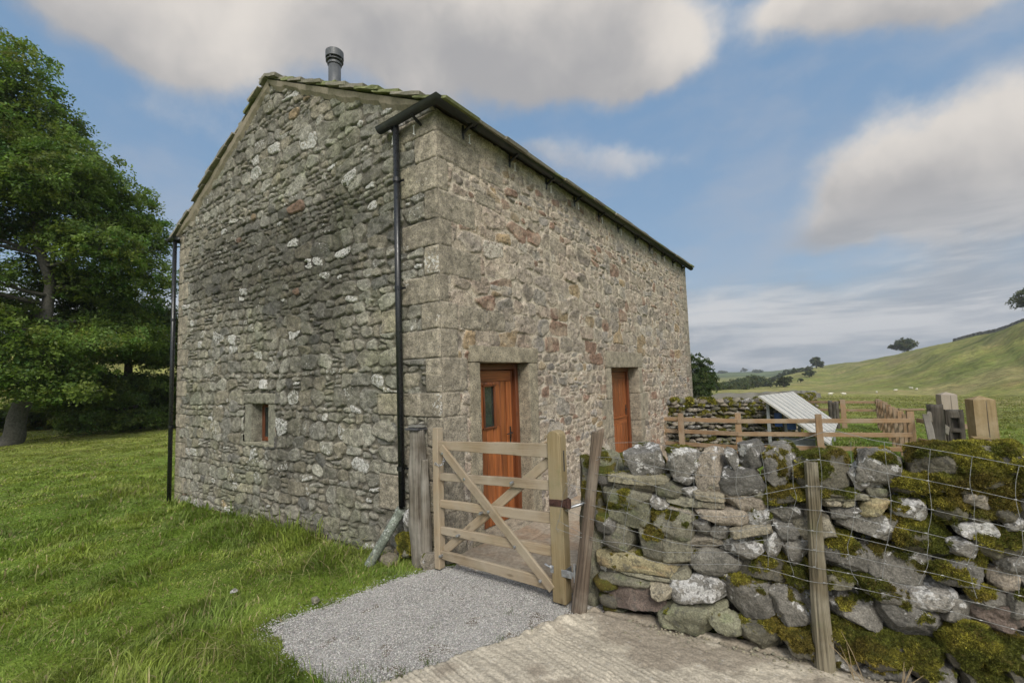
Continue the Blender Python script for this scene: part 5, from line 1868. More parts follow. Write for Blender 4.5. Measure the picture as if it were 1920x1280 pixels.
square_post('square_gatepost', 7.75, 10.0, 1.285, .195, M['greypost'], 'greyish square gatepost with pointed top behind the slotted old post')
e2 = square_post('square_gatepost', 9.85, 7.0, 1.385, .178, M['gatepost'], 'broad honey-brown square gatepost with pointed top and a long crack')
p = at(9.1, 6.75, .965)
mb = MB(); timber(mb, p, p + (.13, .01, 0), .10, .02, (0, 1, 0), .003, 2); timber(mb, p + (.005, .0, -.07), p + (.125, .01, -.07), .11, .035, (0, 0, 1), .003, 2); mb.build('rail_stub', M['gatepost'], e2)
p = at(10.25, 5.6, .985)
mb = MB(); timber(mb, p, p + (.14, -.02, 0), .09, .10, (0, 0, 1), .004, 2); tag(mb.build('timber_offcut', M['fence'], None), 'pale block of sawn timber beside the broad brown gatepost', 'timber')
p = at(6.45, 7.2)
mb = MB(); rough_post(mb, [(p[0], p[1], p[2] - .2), (p[0] + .06, p[1], 1.27)], [.085, .078, .072], 1, 24, 40, .08, .06, 41)
tag(mb.build('round_post', M['darkwood'], None, True), 'dark round post between the corner post and the greyish gatepost', 'post')
p = at(7.0, 7.6)
mb = MB(); rough_post(mb, [(p[0], p[1], p[2] - .2), (p[0], p[1], 1.13)], [.035, .03], 1, 16, 30, .08, .06, 42)
tag(mb.build('thin_stake', M['darkwood'], None, True), 'thin dark stake behind the old plank, beside the greyish gatepost', 'post')
p = at(8.1, 8.0)
mb = MB()
zt = 1.155
sx = .085
for a, b, w_ in ((-.085, -.03, 0), (.035, .085, 0)):
    rough_post(mb, [(p[0] + (a + b) / 2, p[1], p[2] - .2), (p[0] + (a + b) / 2, p[1], zt)], [(b - a) / 2 * 1.15] * 3, 1.7, 20, 50, .08, .05, 43 + int(a * 100), flat=.4)
for z0, z1 in ((p[2] - .2, .74), (.88, .93), (1.06, zt)):
    timber(mb, (p[0], p[1], z0), (p[0], p[1], z1), .10, .10, (1, 0, 0), .006, 3, .003)
timber(mb, (p[0], p[1] + .035, p[2]), (p[0], p[1] + .035, zt - .01), .10, .03, (1, 0, 0), .006, 3, .003)
tag(mb.build('slotted_post', M['darkwood'], None), 'dark old post with two square slots in front of the greyish gatepost', 'post')
a, b = at(6.42, 7.1, el=-.0836), at(7.6, 7.5, el=-.108)
mb = MB(); timber(mb, a, b, .105, .03, (0, 0, 1), .004, 5, .004); tag(mb.build('old_plank', M['oldwood'], None), 'short grey plank nailed from the round post to the slotted post', 'plank')
a, b = at(6.25, 6.0, el=-.082), at(6.85, 5.95, el=-.20)
mb = MB(); timber(mb, a, b, .055, .03, (1, 0, 0), .004, 5, .003); tag(mb.build('old_batten', M['oldwood'], None), 'pale grey batten leaning below the short plank', 'plank')

# ---- sloping panel array
pa = empty('panel_array', (2.6, 10.2, -.35), 'low sloping bank of pale panels on grey metal legs in the yard', 'solar array')
A, B, C_, D_ = np.array([1.85, 8.38, 1.13]), np.array([2.24, 12.6, 1.03]), np.array([3.27, 12.6, .14]), np.array([3.13, 8.42, .09])
ns = 8
for i in range(ns):
    f0, f1 = i / ns, (i + 1) / ns
    g = .010
    P_ = [A + (B - A) * (f0 + g), A + (B - A) * (f1 - g), D_ + (C_ - D_) * (f1 - g), D_ + (C_ - D_) * (f0 + g)]
    nn = unit(np.cross(P_[1] - P_[0], P_[3] - P_[0]))
    if nn[2] < 0: nn = -nn
    mb = MB()
    V = P_ + [v - nn * .035 for v in P_]
    F = [(3, 2, 1, 0), (4, 5, 6, 7)] + [(k, (k + 1) % 4, (k + 1) % 4 + 4, k + 4) for k in range(4)]
    mb.add(V, [np.array(F)], gv=[(0, 0, 0)] * 8)
    pn = mb.build('panel', M['panel'], pa)
    mb = MB()
    for s0, s1 in ((P_[0], P_[3]), (P_[1], P_[2])):
        timber(mb, s0 - nn * .002, s1 - nn * .002, .008, .010, unit(P_[1] - P_[0]), .002, 2, 0)
    mb.build('panel_frame', M['frame_metal'], pn)
for f in (0.06, .5, .94):
    hi = A + (B - A) * f + (.12, 0, -.12); lo = D_ + (C_ - D_) * f + (-.1, 0, .04)
    g = float(ground_z(hi[0], hi[1])) - .1
    mb = MB(); timber(mb, (hi[0], hi[1], g), hi, .07, .05, (1, 0, 0), .004, 2, 0); mb.build('leg', M['frame_metal'], pa)
    mb = MB(); timber(mb, (lo[0], lo[1], g), lo, .06, .05, (1, 0, 0), .004, 2, 0); mb.build('leg', M['frame_metal'], pa)
    mb = MB(); timber(mb, (hi[0], hi[1], .0), (lo[0], lo[1], -.02), .06, .05, (0, 0, 1), .004, 2, 0); timber(mb, hi + (0, 0, -.0), lo + (0, 0, 0.0), .06, .04, (0, 1, 0), .004, 2, 0); mb.build('strut', M['frame_metal'], pa)
mb = MB(); rough_block(mb, (2.15, 8.75, -.40), (2.85, 9.1, .12), .1, .002, .01, (.16, .18, .18), 3)
kb = MB(); kb.add(np.concatenate(mb.V), [np.concatenate(f) for f in mb.F.values()])
cb_ = kb.build('equipment_cabinet', M['cabinet'], None); tag(cb_, 'grey equipment cabinet standing under the sloping panels', 'cabinet')
mb = MB(); rough_block(mb, (2.10, 8.72, .40), (2.26, 8.80, .72), .1, .0, .012, (.1, .1, .1), 3)
timber(mb, (2.2, 8.84, -.35), (2.2, 8.84, .70), .03, .03, (1, 0, 0), .002, 2, 0) if False else None
kb = MB(); kb.add(np.concatenate(mb.V), [np.concatenate(f) for f in mb.F.values()])
tag(kb.build('blue_box', M['blue'], None), 'small blue control box hung under the sloping panels', 'control box')
mb = MB(); rough_block(mb, (2.34, 8.72, .34), (2.52, 8.80, .52), .1, .0, .012, (.1, .1, .1), 3)
kb = MB(); kb.add(np.concatenate(mb.V), [np.concatenate(f) for f in mb.F.values()])
tag(kb.build('blue_box', M['blue'], None), 'wider blue control box beside the small one under the panels', 'control box')

# ---- old drystone wall at the back of the yard
bw = empty('yard_wall', tuple(at(-7, 13.5)), 'lichen-grey dry stone wall at the back of the yard behind the panels', 'stone wall')
bmb, bmo = MB(), MB()
LINE = [at(-17, 11.6), at(-10.0, 12.6), at(-6.0, 14.2), at(-2.15, 24.0)]
ZT = [1.18, 1.12, 1.02, .66]
for i in range(3):
    a, b = LINE[i].copy(), LINE[i + 1].copy()
    a[2] = b[2] = 0
    Ls = np.linalg.norm(b - a); r_ = (b - a) / Ls; in_ = np.array([-r_[1], r_[0], 0.])
    if in_ @ (a - fl(CAM, 0)) < 0: in_ = -in_
    g0 = float(ground_z(a[0], a[1])); g1 = float(ground_z(b[0], b[1]))
    def pf_(u, z, j, a=a, r_=r_, in_=in_, Ls=Ls, i=i, g0=g0, g1=g1):
        f = np.clip(u / Ls, 0, 1)
        zb, zt_ = g0 + (g1 - g0) * f, ZT[i] + (ZT[i + 1] - ZT[i]) * f
        return a + r_ * u + in_ * (j + .12 * z) + np.array([0, 0, zb - .1 + (zt_ - zb + .1 - .1) * z])
    rg = np.random.default_rng(70 + i)
    rows = 14
    k = 0
    for rr_ in range(rows):
        u = -.1
        while u < Ls:
            w = rg.uniform(.10, .27) * (1.25 if rr_ == rows - 1 else 1)
            h = (1.25 / rows) * (1.7 if rr_ == rows - 1 else 1.12) * rg.uniform(.85, 1.15)
            ms = rg.uniform(.3, 1) if rg.uniform() < (.5 if rr_ > 8 or rr_ < 3 else .2) else 0
            V, F, mo = add_stone(bmb, pf_(u + w / 2, (rr_ + .5) / rows + rg.normal(0, .008), rg.normal(0, .025)), w * 1.05, h, .25, rg.normal(0, 9), 'LRBBGBM'[rg.integers(7)], ms, N=4, seed=70000 + i * 3000 + k, right=r_, inn=in_)
            if ms > .3: fronds(V, F, mo, 5000, .045, bmo, k)
            k += 1; u += w
    # far side and fill
    V = []
    c8 = [(0, .1, 0), (Ls, .1, 0), (Ls, .45, 0), (0, .45, 0), (0, .15, .9), (Ls, .15, .9), (Ls, .4, .9), (0, .4, .9)]
    for u, dep, z in c8:
        V.append(pf_(u, z, dep))
    bmb.add(V, [np.array([(0, 1, 5, 4), (1, 2, 6, 5), (2, 3, 7, 6), (3, 0, 4, 7), (4, 5, 6, 7)])], Col=np.tile([.10, .095, .08], (8, 1)), lich=np.full(8, .3), moss=np.zeros(8))
bmb.build('stonework', M['drystone'], bw, True)
o = bmo.build('moss', M['moss'], bw); o['kind'] = 'stuff'


# far boundary walls on the hill crest and across the field: low grey lines
def far_wall(name, pts, h, label, seed):
    mb = MB()
    rg = np.random.default_rng(seed)
    V = []
    P_ = []
    for (a, b) in zip(pts[:-1], pts[1:]):
        m = max(2, int(np.linalg.norm(b[:2] - a[:2]) / 1.2))
        for t in np.linspace(0, 1, m, endpoint=False):
            P_.append(a + (b - a) * t)
    P_.append(pts[-1])
    P_ = np.array(P_)
    z = ground_z(P_[:, 0], P_[:, 1])
    T = np.gradient(P_[:, :2], axis=0); T /= np.linalg.norm(T, axis=1, keepdims=True)
    Nn = np.stack([-T[:, 1], T[:, 0]], 1) * .35
    top = z + h + rg.normal(0, .09, len(z))
    V = np.stack([np.c_[P_[:, :2] - Nn, z - .4], np.c_[P_[:, :2] - Nn * .7, top], np.c_[P_[:, :2] + Nn * .7, top], np.c_[P_[:, :2] + Nn, z - .4]], 1)
    n = len(P_)
    idx = np.arange(n * 4).reshape(n, 4)
    q = np.concatenate([np.stack([idx[:-1, k], idx[1:, k], idx[1:, k + 1], idx[:-1, k + 1]], -1) for k in range(3)])
    C = np.repeat(np.clip(rg.normal(.17, .04, n), .07, .3), 4)[:, None] * np.array([1, .96, .86])
    mb.add(V.reshape(-1, 3), [q], Col=C)
    return tag(mb.build(name, M['slate'], None), label, 'stone wall')


far_wall('boundary_wall', [at(a, d) for a, d in ((8.6, 318), (9.6, 305), (11, 281), (12.95, 250), (17, 225), (22, 205))], 1.15, 'grey stone wall along the crest of the hillside', 1)
far_wall('boundary_wall', [at(a, d) for a, d in ((-16, 60), (-8, 64), (-4, 74), (-1.9, 90))], .9, 'low field wall across the valley floor beyond the yard', 2)


# ------------------------------------------------------------------ sheep
def el_hit(az, el, d0=60, d1=420):
    for d in np.arange(d0, d1, 1.0):
        p = at(az, d)
        if (p[2] - CAM[2]) / d >= el:
            return p
    return at(az, d1 * .6)


def sheep_mesh(name):
    mb = MB()
    D6, F6 = CS[6]
    def blob(c, s, col, n=.06):
        V = D6 * np.array(s) * (1 + n * fbm(D6[:, 0] * 3, D6[:, 1] * 3, D6[:, 2] * 3, 2, 5))[:, None] + np.array(c)
        mb.add(V, [F6], Col=np.tile(col, (len(V), 1)))
    wool = (.62, .59, .50)
    blob((0, 0, .62), (.52, .25, .27), wool, .12); blob((.42, 0, .70), (.22, .17, .20), wool)
    blob((.66, 0, .80), (.17, .09, .10), (.45, .42, .36), .02); blob((-.5, 0, .55), (.06, .06, .13), wool)
    for x in (-.32, .33):
        for y in (-.13, .13):
            tube(mb, [(x, y, 0), (x + .02, y, .25), (x, y, .5)], [.035, .035, .07], 8, col=(.35, .32, .27))
    return mb.build(name, M['wool'], None, True)


SH = [(-.91, -.0528, 20, 'white sheep farthest down the valley field'), (.24, -.0529, 200, 'dull brownish sheep between two white ones low in the field'), (2.83, -.0494, 95, 'lone white sheep standing beyond the row of posts'), (4.25, -.0459, 10, 'dingy sheep grazing just below a bright pair'), (5.42, -.0425, 160, 'bright white sheep, upper one of a pair near the slope'), (5.79, -.0443, 60, 'small bright sheep, lower one of the pair near the slope')]
proto = sheep_mesh('sheep')
for i, (az_, el_, rz, lb) in enumerate(SH):
    o = proto if i == 0 else proto.copy()
    if i: scene.collection.objects.link(o)
    o.scale = (.72, .72, .72); o.location = tuple(el_hit(az_, el_)); o.rotation_euler = (0, 0, math.radians(rz))
    tag(o, lb, 'sheep', 'sheep grazing in the valley field')


# ------------------------------------------------------------------ trees
BARK = mat_vertcol('bark', nscale=12.0, nlo=.6, nhi=1.3, bump=.8, dist=.02)


def tree(name, label, base, trunk, lobes, leaf, nleaf, spray, col, seed, cat='tree', group=None, flat=.30, droop=.35, shell=.38, twigs=True, trunk_col=(.085, .075, .06), branches=5):
    """trunk: list of (dx,dy,dz,r); lobes: (dx,dy,dz,rx,ry,rz,weight); leaf size; spray radius"""
    rg = np.random.default_rng(seed)
    base = np.asarray(base, float)
    root = empty(name, tuple(base), label, cat, group)
    tb = MB()
    tp = np.array([t[:3] for t in trunk]) + base
    tr = np.array([t[3] for t in trunk])
    # smooth trunk
    s = np.linspace(0, len(tp) - 1, len(tp) * 5)
    TP = np.stack([np.interp(s, np.arange(len(tp)), tp[:, i]) for i in range(3)], 1)
    TP += np.c_[fbm(s * .9, s * 0, None, 2, seed), fbm(s * .9 + 50, s * 0, None, 2, seed), s * 0] * tr[0] * .5
    TR = np.interp(s, np.arange(len(tp)), tr)
    tube(tb, TP, TR, 14, col=trunk_col)
    wts = np.array([l[6] * (l[3] * l[4] * l[5]) ** (2 / 3) for l in lobes]); wts /= wts.sum()
    nsp = max(6, int(nleaf / 60))
    cnt = rg.multinomial(nsp, wts)
    P_, Nn, Sc = [], [], []
    for l, k in zip(lobes, cnt):
        c = base + np.array(l[:3]); rad = np.array(l[3:6])
        d = rg.normal(0, 1, (k, 3)); d /= np.linalg.norm(d, axis=1, keepdims=True) + 1e-9
        r = rg.uniform(0, 1, (k, 1)) ** shell
        # lumpy surface
        lump = 1 + .20 * fbm(d[:, 0] * 2.2 + seed, d[:, 1] * 2.2, d[:, 2] * 2.2, 3, seed)[:, None]
        p = c + d * rad * r * lump
        P_.append(p)
        out = (p - c) / np.linalg.norm(rad); out[:, 2] *= .3
        Nn.append(np.array([0, 0, 1.0]) + out * droop * 2.2 + rg.normal(0, .38, (k, 3)))
        # limbs
        if twigs:
            hit = np.argmin(np.abs(TP[:, 2] - (c[2] - rad[2] * .6)))
            hit = max(hit, int(len(TP) * .25))
            st = TP[min(hit, len(TP) - 1)]
            r0 = max(TR[min(hit, len(TP) - 1)] * .5, .04)
            mid = st + (c - st) * .5 + np.array([0, 0, -.15 * np.linalg.norm(c - st) * .4]) + rg.normal(0, .25, 3)
            ts = np.linspace(0, 1, 9)[:, None]
            cur = (1 - ts) ** 2 * st + 2 * ts * (1 - ts) * mid + ts ** 2 * c
            tube(tb, cur, np.linspace(r0, r0 * .35, 9), 8, col=trunk_col)
            for _ in range(branches):
                e = c + np.clip(rg.normal(0, .42, 3), -.7, .7) * rad
                t0 = rg.integers(3, 8)
                st2 = cur[t0]
                m2 = (st2 + e) / 2 + rg.normal(0, .2, 3)
                ts2 = np.linspace(0, 1, 6)[:, None]
                tube(tb, (1 - ts2) ** 2 * st2 + 2 * ts2 * (1 - ts2) * m2 + ts2 ** 2 * e, np.linspace(r0 * .32, r0 * .08, 6), 5, col=trunk_col)
    tb.build('trunk', BARK, root, True)
    P_ = np.concatenate(P_); Nn = np.concatenate(Nn); Nn /= np.linalg.norm(Nn, axis=1, keepdims=True)
    ns = len(P_)
    per = max(8, nleaf // ns)
    k = np.repeat(np.arange(ns), per); n = len(k)
    sp = spray * rg.uniform(.55, 1.35, ns)
    t1 = np.cross(Nn, rg.normal(0, 1, (ns, 3))); t1 /= np.linalg.norm(t1, axis=1, keepdims=True); t2 = np.cross(Nn, t1)
    elong = rg.uniform(.5, 1.0, ns)
    a = rg.uniform(0, 2 * np.pi, n); rr = np.sqrt(rg.uniform(0, 1, n))
    q = P_[k] + t1[k] * (np.cos(a) * rr * sp[k])[:, None] + t2[k] * (np.sin(a) * rr * sp[k] * elong[k])[:, None] + Nn[k] * (rg.normal(0, 1, n) * sp[k] * flat * .45 - rr ** 2 * sp[k] * .22)[:, None]
    keepz = q[:, 2] > base[2] + .05
    q, k = q[keepz], k[keepz]; n = len(q)
    ln_ = Nn[k] + rg.normal(0, .55, (n, 3)); ln_ /= np.linalg.norm(ln_, axis=1, keepdims=True)
    u = np.cross(ln_, rg.normal(0, 1, (n, 3))); u /= np.linalg.norm(u, axis=1, keepdims=True) + 1e-9; v = np.cross(ln_, u)
    sz = (leaf * rg.uniform(.55, 1.35, n))[:, None]
    V = np.stack([q - u * sz, q - v * sz * .55, q + u * sz, q + v * sz * .55], 1).reshape(-1, 3)
    base_c = np.array(col)
    sv = rg.normal(1, .16, (ns, 1)) * np.array([1, 1, 1]) + rg.normal(0, .05, (ns, 1)) * np.array([2, 0, -1])
    C = base_c * sv[k] * rg.normal(1, .16, (n, 1))
    cr = mesh_obj('crown', V, [np.arange(4 * n).reshape(-1, 4)], M['leaf'], root, {'Col': np.repeat(C.clip(.005, .5), 4, 0)})
    return root


# big beech left of the barn; lateral axis of the picture at that spot is close to +y
tb_ = at(-82.3, 32); tb_[2] -= .1
def lat(l, dep, z, az=-82.3):
    a = math.radians(az)
    return (math.cos(a) * l + math.sin(a) * dep, -math.sin(a) * l + math.cos(a) * dep, z)
LB = [(2.8, -1.5, 4.8, 1.9, 1.8, .7), (4.2, 0, 5.4, 1.5, 1.8, .8), (1.8, -2.5, 2.6, 1.4, 1.3, .5), (.6, -2.8, 4.6, 1.5, 1.4, .8), (-.3, -3, 3.4, 1.4, 1.4, .6), (1.6, -1.5, 3.6, 1.5, 1.5, .6), (-1.4, -3, 5.6, 1.7, 1.5, .8), (-4.6, 0, 14.5, 3.0, 3.0, 2.6), (-5.2, 0, 8.2, 2.5, 2.5, 2.0), (.6, -2.4, 12.2, 2.6, 2.2, 1.6), (2.4, 1, 8.0, 2.4, 2.2, 1.0), (-.6, 2, 6.6, 2.4, 2.2, .9), (1.8, .5, 5.6, 1.8, 2.0, .7), (-3.5, 0, 16.6, 3.2, 3.2, 2.8), (-.8, 0, 17.6, 1.9, 2.2, 2.2), (.2, 1, 15.6, 2.2, 2.4, 2.2), (-2.5, -1, 13.5, 3.0, 3.0, 2.6), (1.2, -1, 13.6, 2.4, 2.6, 1.8), (2.8, 0, 12.6, 2.3, 2.6, 1.6),
      (.2, 2, 11.5, 2.6, 2.8, 1.8), (3.9, .5, 11.0, 2.0, 2.6, 1.6), (-3.2, 0, 10.2, 2.6, 2.6, 1.9), (2.2, -2.2, 9.6, 2.4, 2.2, 1.3), (4.2, -.5, 8.6, 1.6, 2.2, 1.3), (1.0, 2.6, 8.6, 2.2, 2.2, 1.2),
      (-1.9, -2, 8.0, 1.7, 2.0, 1.0), (3.6, 1.5, 6.7, 1.6, 2.0, .9), (-3.0, 0, 6.2, 2.0, 2.0, 1.1), (-7, 0, 12, 3.5, 3.5, 5), (-1.6, -1.5, 3.3, 1.4, 1.6, .75), (.6, -2.6, 2.6, 1.2, 1.3, .5)]
tree('beech_tree', 'tall spreading tree with layered dark green leaves at the field edge', tb_,
     [(*lat(-.1, 0, -.2), .50), (*lat(-.05, 0, .8), .36), (*lat(.15, 0, 3.0), .30), (*lat(.7, .2, 5.5), .27), (*lat(.9, .2, 8), .2), (*lat(.4, .2, 11), .2), (*lat(-.6, 0, 15), .1)],
     [(*lat(a, b, c), d, e, f, 1.0) for a, b, c, d, e, f in LB], .078, 360000, .52, (.128, .190, .038), 3, flat=.45, droop=.42, shell=.40, trunk_col=(.10, .095, .08))
t2_ = at(-74.1, 36); t2_[2] -= .1
LB2 = [(-2.2, -2, .9, 1.6, 1.5, .55), (-.4, -2, .8, 1.4, 1.4, .5), (1.6, -1, .8, 1.4, 1.4, .6), (-4.0, -1, 2.2, 1.4, 1.6, .6), (-1.2, -2.2, 2.0, 1.6, 1.4, .45), (-1.8, 0, 6.9, 2.0, 2.4, 1.2), (-3.4, 0, 5.6, 1.9, 2.2, 1.2), (.4, 0, 6.6, 1.5, 2.0, 1.4), (-1.0, -1, 4.9, 2.2, 2.2, .9), (-3.6, 0, 3.7, 1.5, 2.0, .7), (.8, 0, 4.6, 1.3, 1.8, 1.0), (-1.6, 0, 2.9, 2.0, 2.2, .55), (.5, -.5, 2.6, 1.3, 1.5, .8), (.9, 0, 1.2, 1.0, 1.3, .8), (-2.9, -.6, 1.7, 1.2, 1.3, .45), (3.2, 1, 5.4, 2.4, 2.4, 1.8), (3.4, 0, 2.6, 2.2, 2.2, 1.6)]
tree('field_tree', 'lower dense dark tree with drooping boughs close to the barn edge', t2_,
     [(*lat(0, 0, -.2, -74.1), .40), (*lat(-.3, 0, 1.4, -74.1), .30), (*lat(-.7, 0, 3.4, -74.1), .22), (*lat(-.9, 0, 6.0, -74.1), .10)],
     [(*lat(a, b, c, -74.1), d, e, f, 1.0) for a, b, c, d, e, f in LB2], .08, 190000, .48, (.105, .155, .032), 5, flat=.4, droop=.35, shell=.5)
t3_ = at(-88, 40)
tree('field_tree', 'dark tree standing behind the tall spreading one', t3_, [(0, 0, -.2, .4), (0, 0, 5, .25), (0, 0, 9, .1)], [(0, 0, 8, 4, 4, 4, 1), (0, 3, 5, 3, 3, 3, 1), (1, -3, 6, 3, 3, 3, 1)], .13, 26000, .8, (.12, .16, .03), 6, shell=.5)
# hedge-line bushes seen under the boughs
for i, (az_, d_, s_, lb) in enumerate([(-79.5, 50, 2.6, 'rounded bush seen under the boughs, beside the tall trunk'), (-76.6, 56, 3.2, 'pale bush on the bank between the two trees'), (-81.2, 44, 1.9, 'low bush just behind the tall spreading tree trunk'), (-78.0, 42, 1.5, 'smallest bush, in the grass between the two trees'), (-72.9, 46, 2.4, 'bush half hidden behind the barn corner')]):
    p = at(az_, d_)
    tree('bush', lb, p, [(0, 0, -.2, .1), (0, 0, s_ * .6, .06)], [(0, 0, s_ * .5, s_, s_, s_ * .6, 1), (.3 * s_, .5 * s_, s_ * .35, s_ * .7, s_ * .7, s_ * .4, 1), (-.2 * s_, -.6 * s_, s_ * .4, s_ * .6, s_ * .6, s_ * .42, 1)], .12, 12000, .4, (.14, .185, .034), 60 + i, cat='bush', twigs=False, flat=.4)

# trees at the right: behind the barn, on the slope and down the valley
p = at(-14.4, 62); p[2] = -1.7
tree('valley_tree', 'dense green tree showing past the far corner of the barn', p, [(0, 0, -.2, .3), (0, 0, 3, .18), (0, 0, 4.4, .08)], [(0, 0, 3.3, 3.0, 3.0, 2.3, 1), (1.5, .2, 2.2, 1.9, 2.0, 1.7, 1), (-2.5, 0, 3.4, 2.8, 2.8, 2.3, 1), (.3, 0, 1.2, 2.6, 2.2, 1.3, 1)], .12, 42000, .55, (.060, .090, .022), 71, flat=.35, shell=.35)


def small_tree(az, d, w, h, label, seed, col=(.085, .105, .036), nl=4200, name='hill_tree', group=None, lift=.0, cat='tree', leafk=1.0, stem=.35):
    p = at(az, d); p[2] -= .15
    if h < 0.5:      # a skyline elevation instead of a height
        h = max(3.0, CAM[2] + h * d - p[2])
    rg = np.random.default_rng(seed)
    lobes = []
    for _ in range(6):
        a = rg.uniform(0, 6.28); r = rg.uniform(0, .55) * w / 2
        lobes.append((math.cos(a) * r, math.sin(a) * r, h * rg.uniform(.28, .72), w * rg.uniform(.22, .36), w * rg.uniform(.22, .36), h * rg.uniform(.18, .28), 1))
    lobes.append((0, 0, h * .58, w * .36, w * .36, h * .40, 1.5))
    tree(name, label, p, [(0, 0, -.2, w * .04 + .05), (w * .02, 0, h * stem, w * .03 + .03), (0, 0, h * .75, w * .01 + .02)], lobes, (.0011 * d * leafk + .07), nl, w * .10, col, seed, cat=cat, group=group, flat=.45, shell=.45, branches=3)


small_tree(5.35, 395, 17, 9.5, 'wide low tree on the skyline of the grassy slope', 81, nl=9000, stem=.1)
small_tree(-1.9, 482, 12.5, 11, 'lone round tree on the shoulder of the hill', 82, nl=5000)
small_tree(13.9, 248, 17, 12.5, 'dark windswept tree on the crest beside the boundary wall', 83, nl=9000, stem=.45)
small_tree(-2.6, 330, 8.0, 5.0, 'small thorn bush on the slope below the lone round tree', 84, name='thorn_bush', cat='bush', nl=2500)
small_tree(-4.95, 240, 7.5, 5.4, 'bushy tree at the foot of the slope above the yard wall', 85, nl=4500)
small_tree(-3.9, 400, 5, 4.5, 'little bush halfway along the lower slope', 86, name='thorn_bush', cat='bush', nl=1800)
for i, (az_, d_, e_) in enumerate([(-2.4, 500, .0022), (-2.9, 505, .001), (-3.3, 510, -.0005), (-3.7, 500, -.001), (-4.1, 520, -.003), (-4.5, 510, -.0035), (-4.9, 530, -.006), (-5.4, 540, -.008), (-5.9, 520, -.013)]):
    small_tree(az_, d_, 10 + i % 3, e_, 'crest woodland tree in the dark strip beside the lone round tree', 90 + i, nl=2600, group='trees of the dark crest woodland', name='woodland_tree', stem=.1)
VT = [(-11.9, 190, 11, -.022), (-11.0, 200, 11, -.026), (-10.2, 210, 11, -.029), (-9.5, 220, 12, -.027), (-8.9, 235, 12, -.024), (-8.4, 270, 12, -.013), (-7.9, 280, 12, -.0095), (-7.4, 300, 13, -.013), (-6.9, 300, 11, -.020), (-6.4, 330, 10, -.021), (-9.9, 320, 14, -.020), (-9.0, 360, 14, -.017)]
for i, (az_, d_, w_, h_) in enumerate(VT):
    small_tree(az_, d_, w_, h_, 'leafy valley tree in the belt beyond the yard wall', 120 + i, nl=4200, group='trees of the valley belt', name='valley_tree', stem=.1)
for i, (az_, d_, w_, e_) in enumerate([(-5.6, 250, 4, -.026), (-4.4, 300, 4.5, -.022), (-3.4, 280, 3.5, -.024), (-6.2, 270, 3.5, -.034), (-2.2, 350, 3.5, -.016)]):
    small_tree(az_, d_, w_, 3.0, 'scattered thorn bush dotting the lower slope above the yard wall', 140 + i, nl=900, group='thorn bushes dotting the lower slope', name='thorn_bush', cat='bush')
for i, (az_, d_, w_, h_) in enumerate([(-8.6, 1400, 16, 15), (-10.9, 1300, 26, 6), (-7.4, 1250, 34, 8)]):
    small_tree(az_, d_, w_, h_, ['single round tree on the far ridge line', 'far copse low on the distant field, nearer the barn', 'far copse on the distant field, nearer the slope'][i], 150 + i, nl=1800, name='distant_tree')


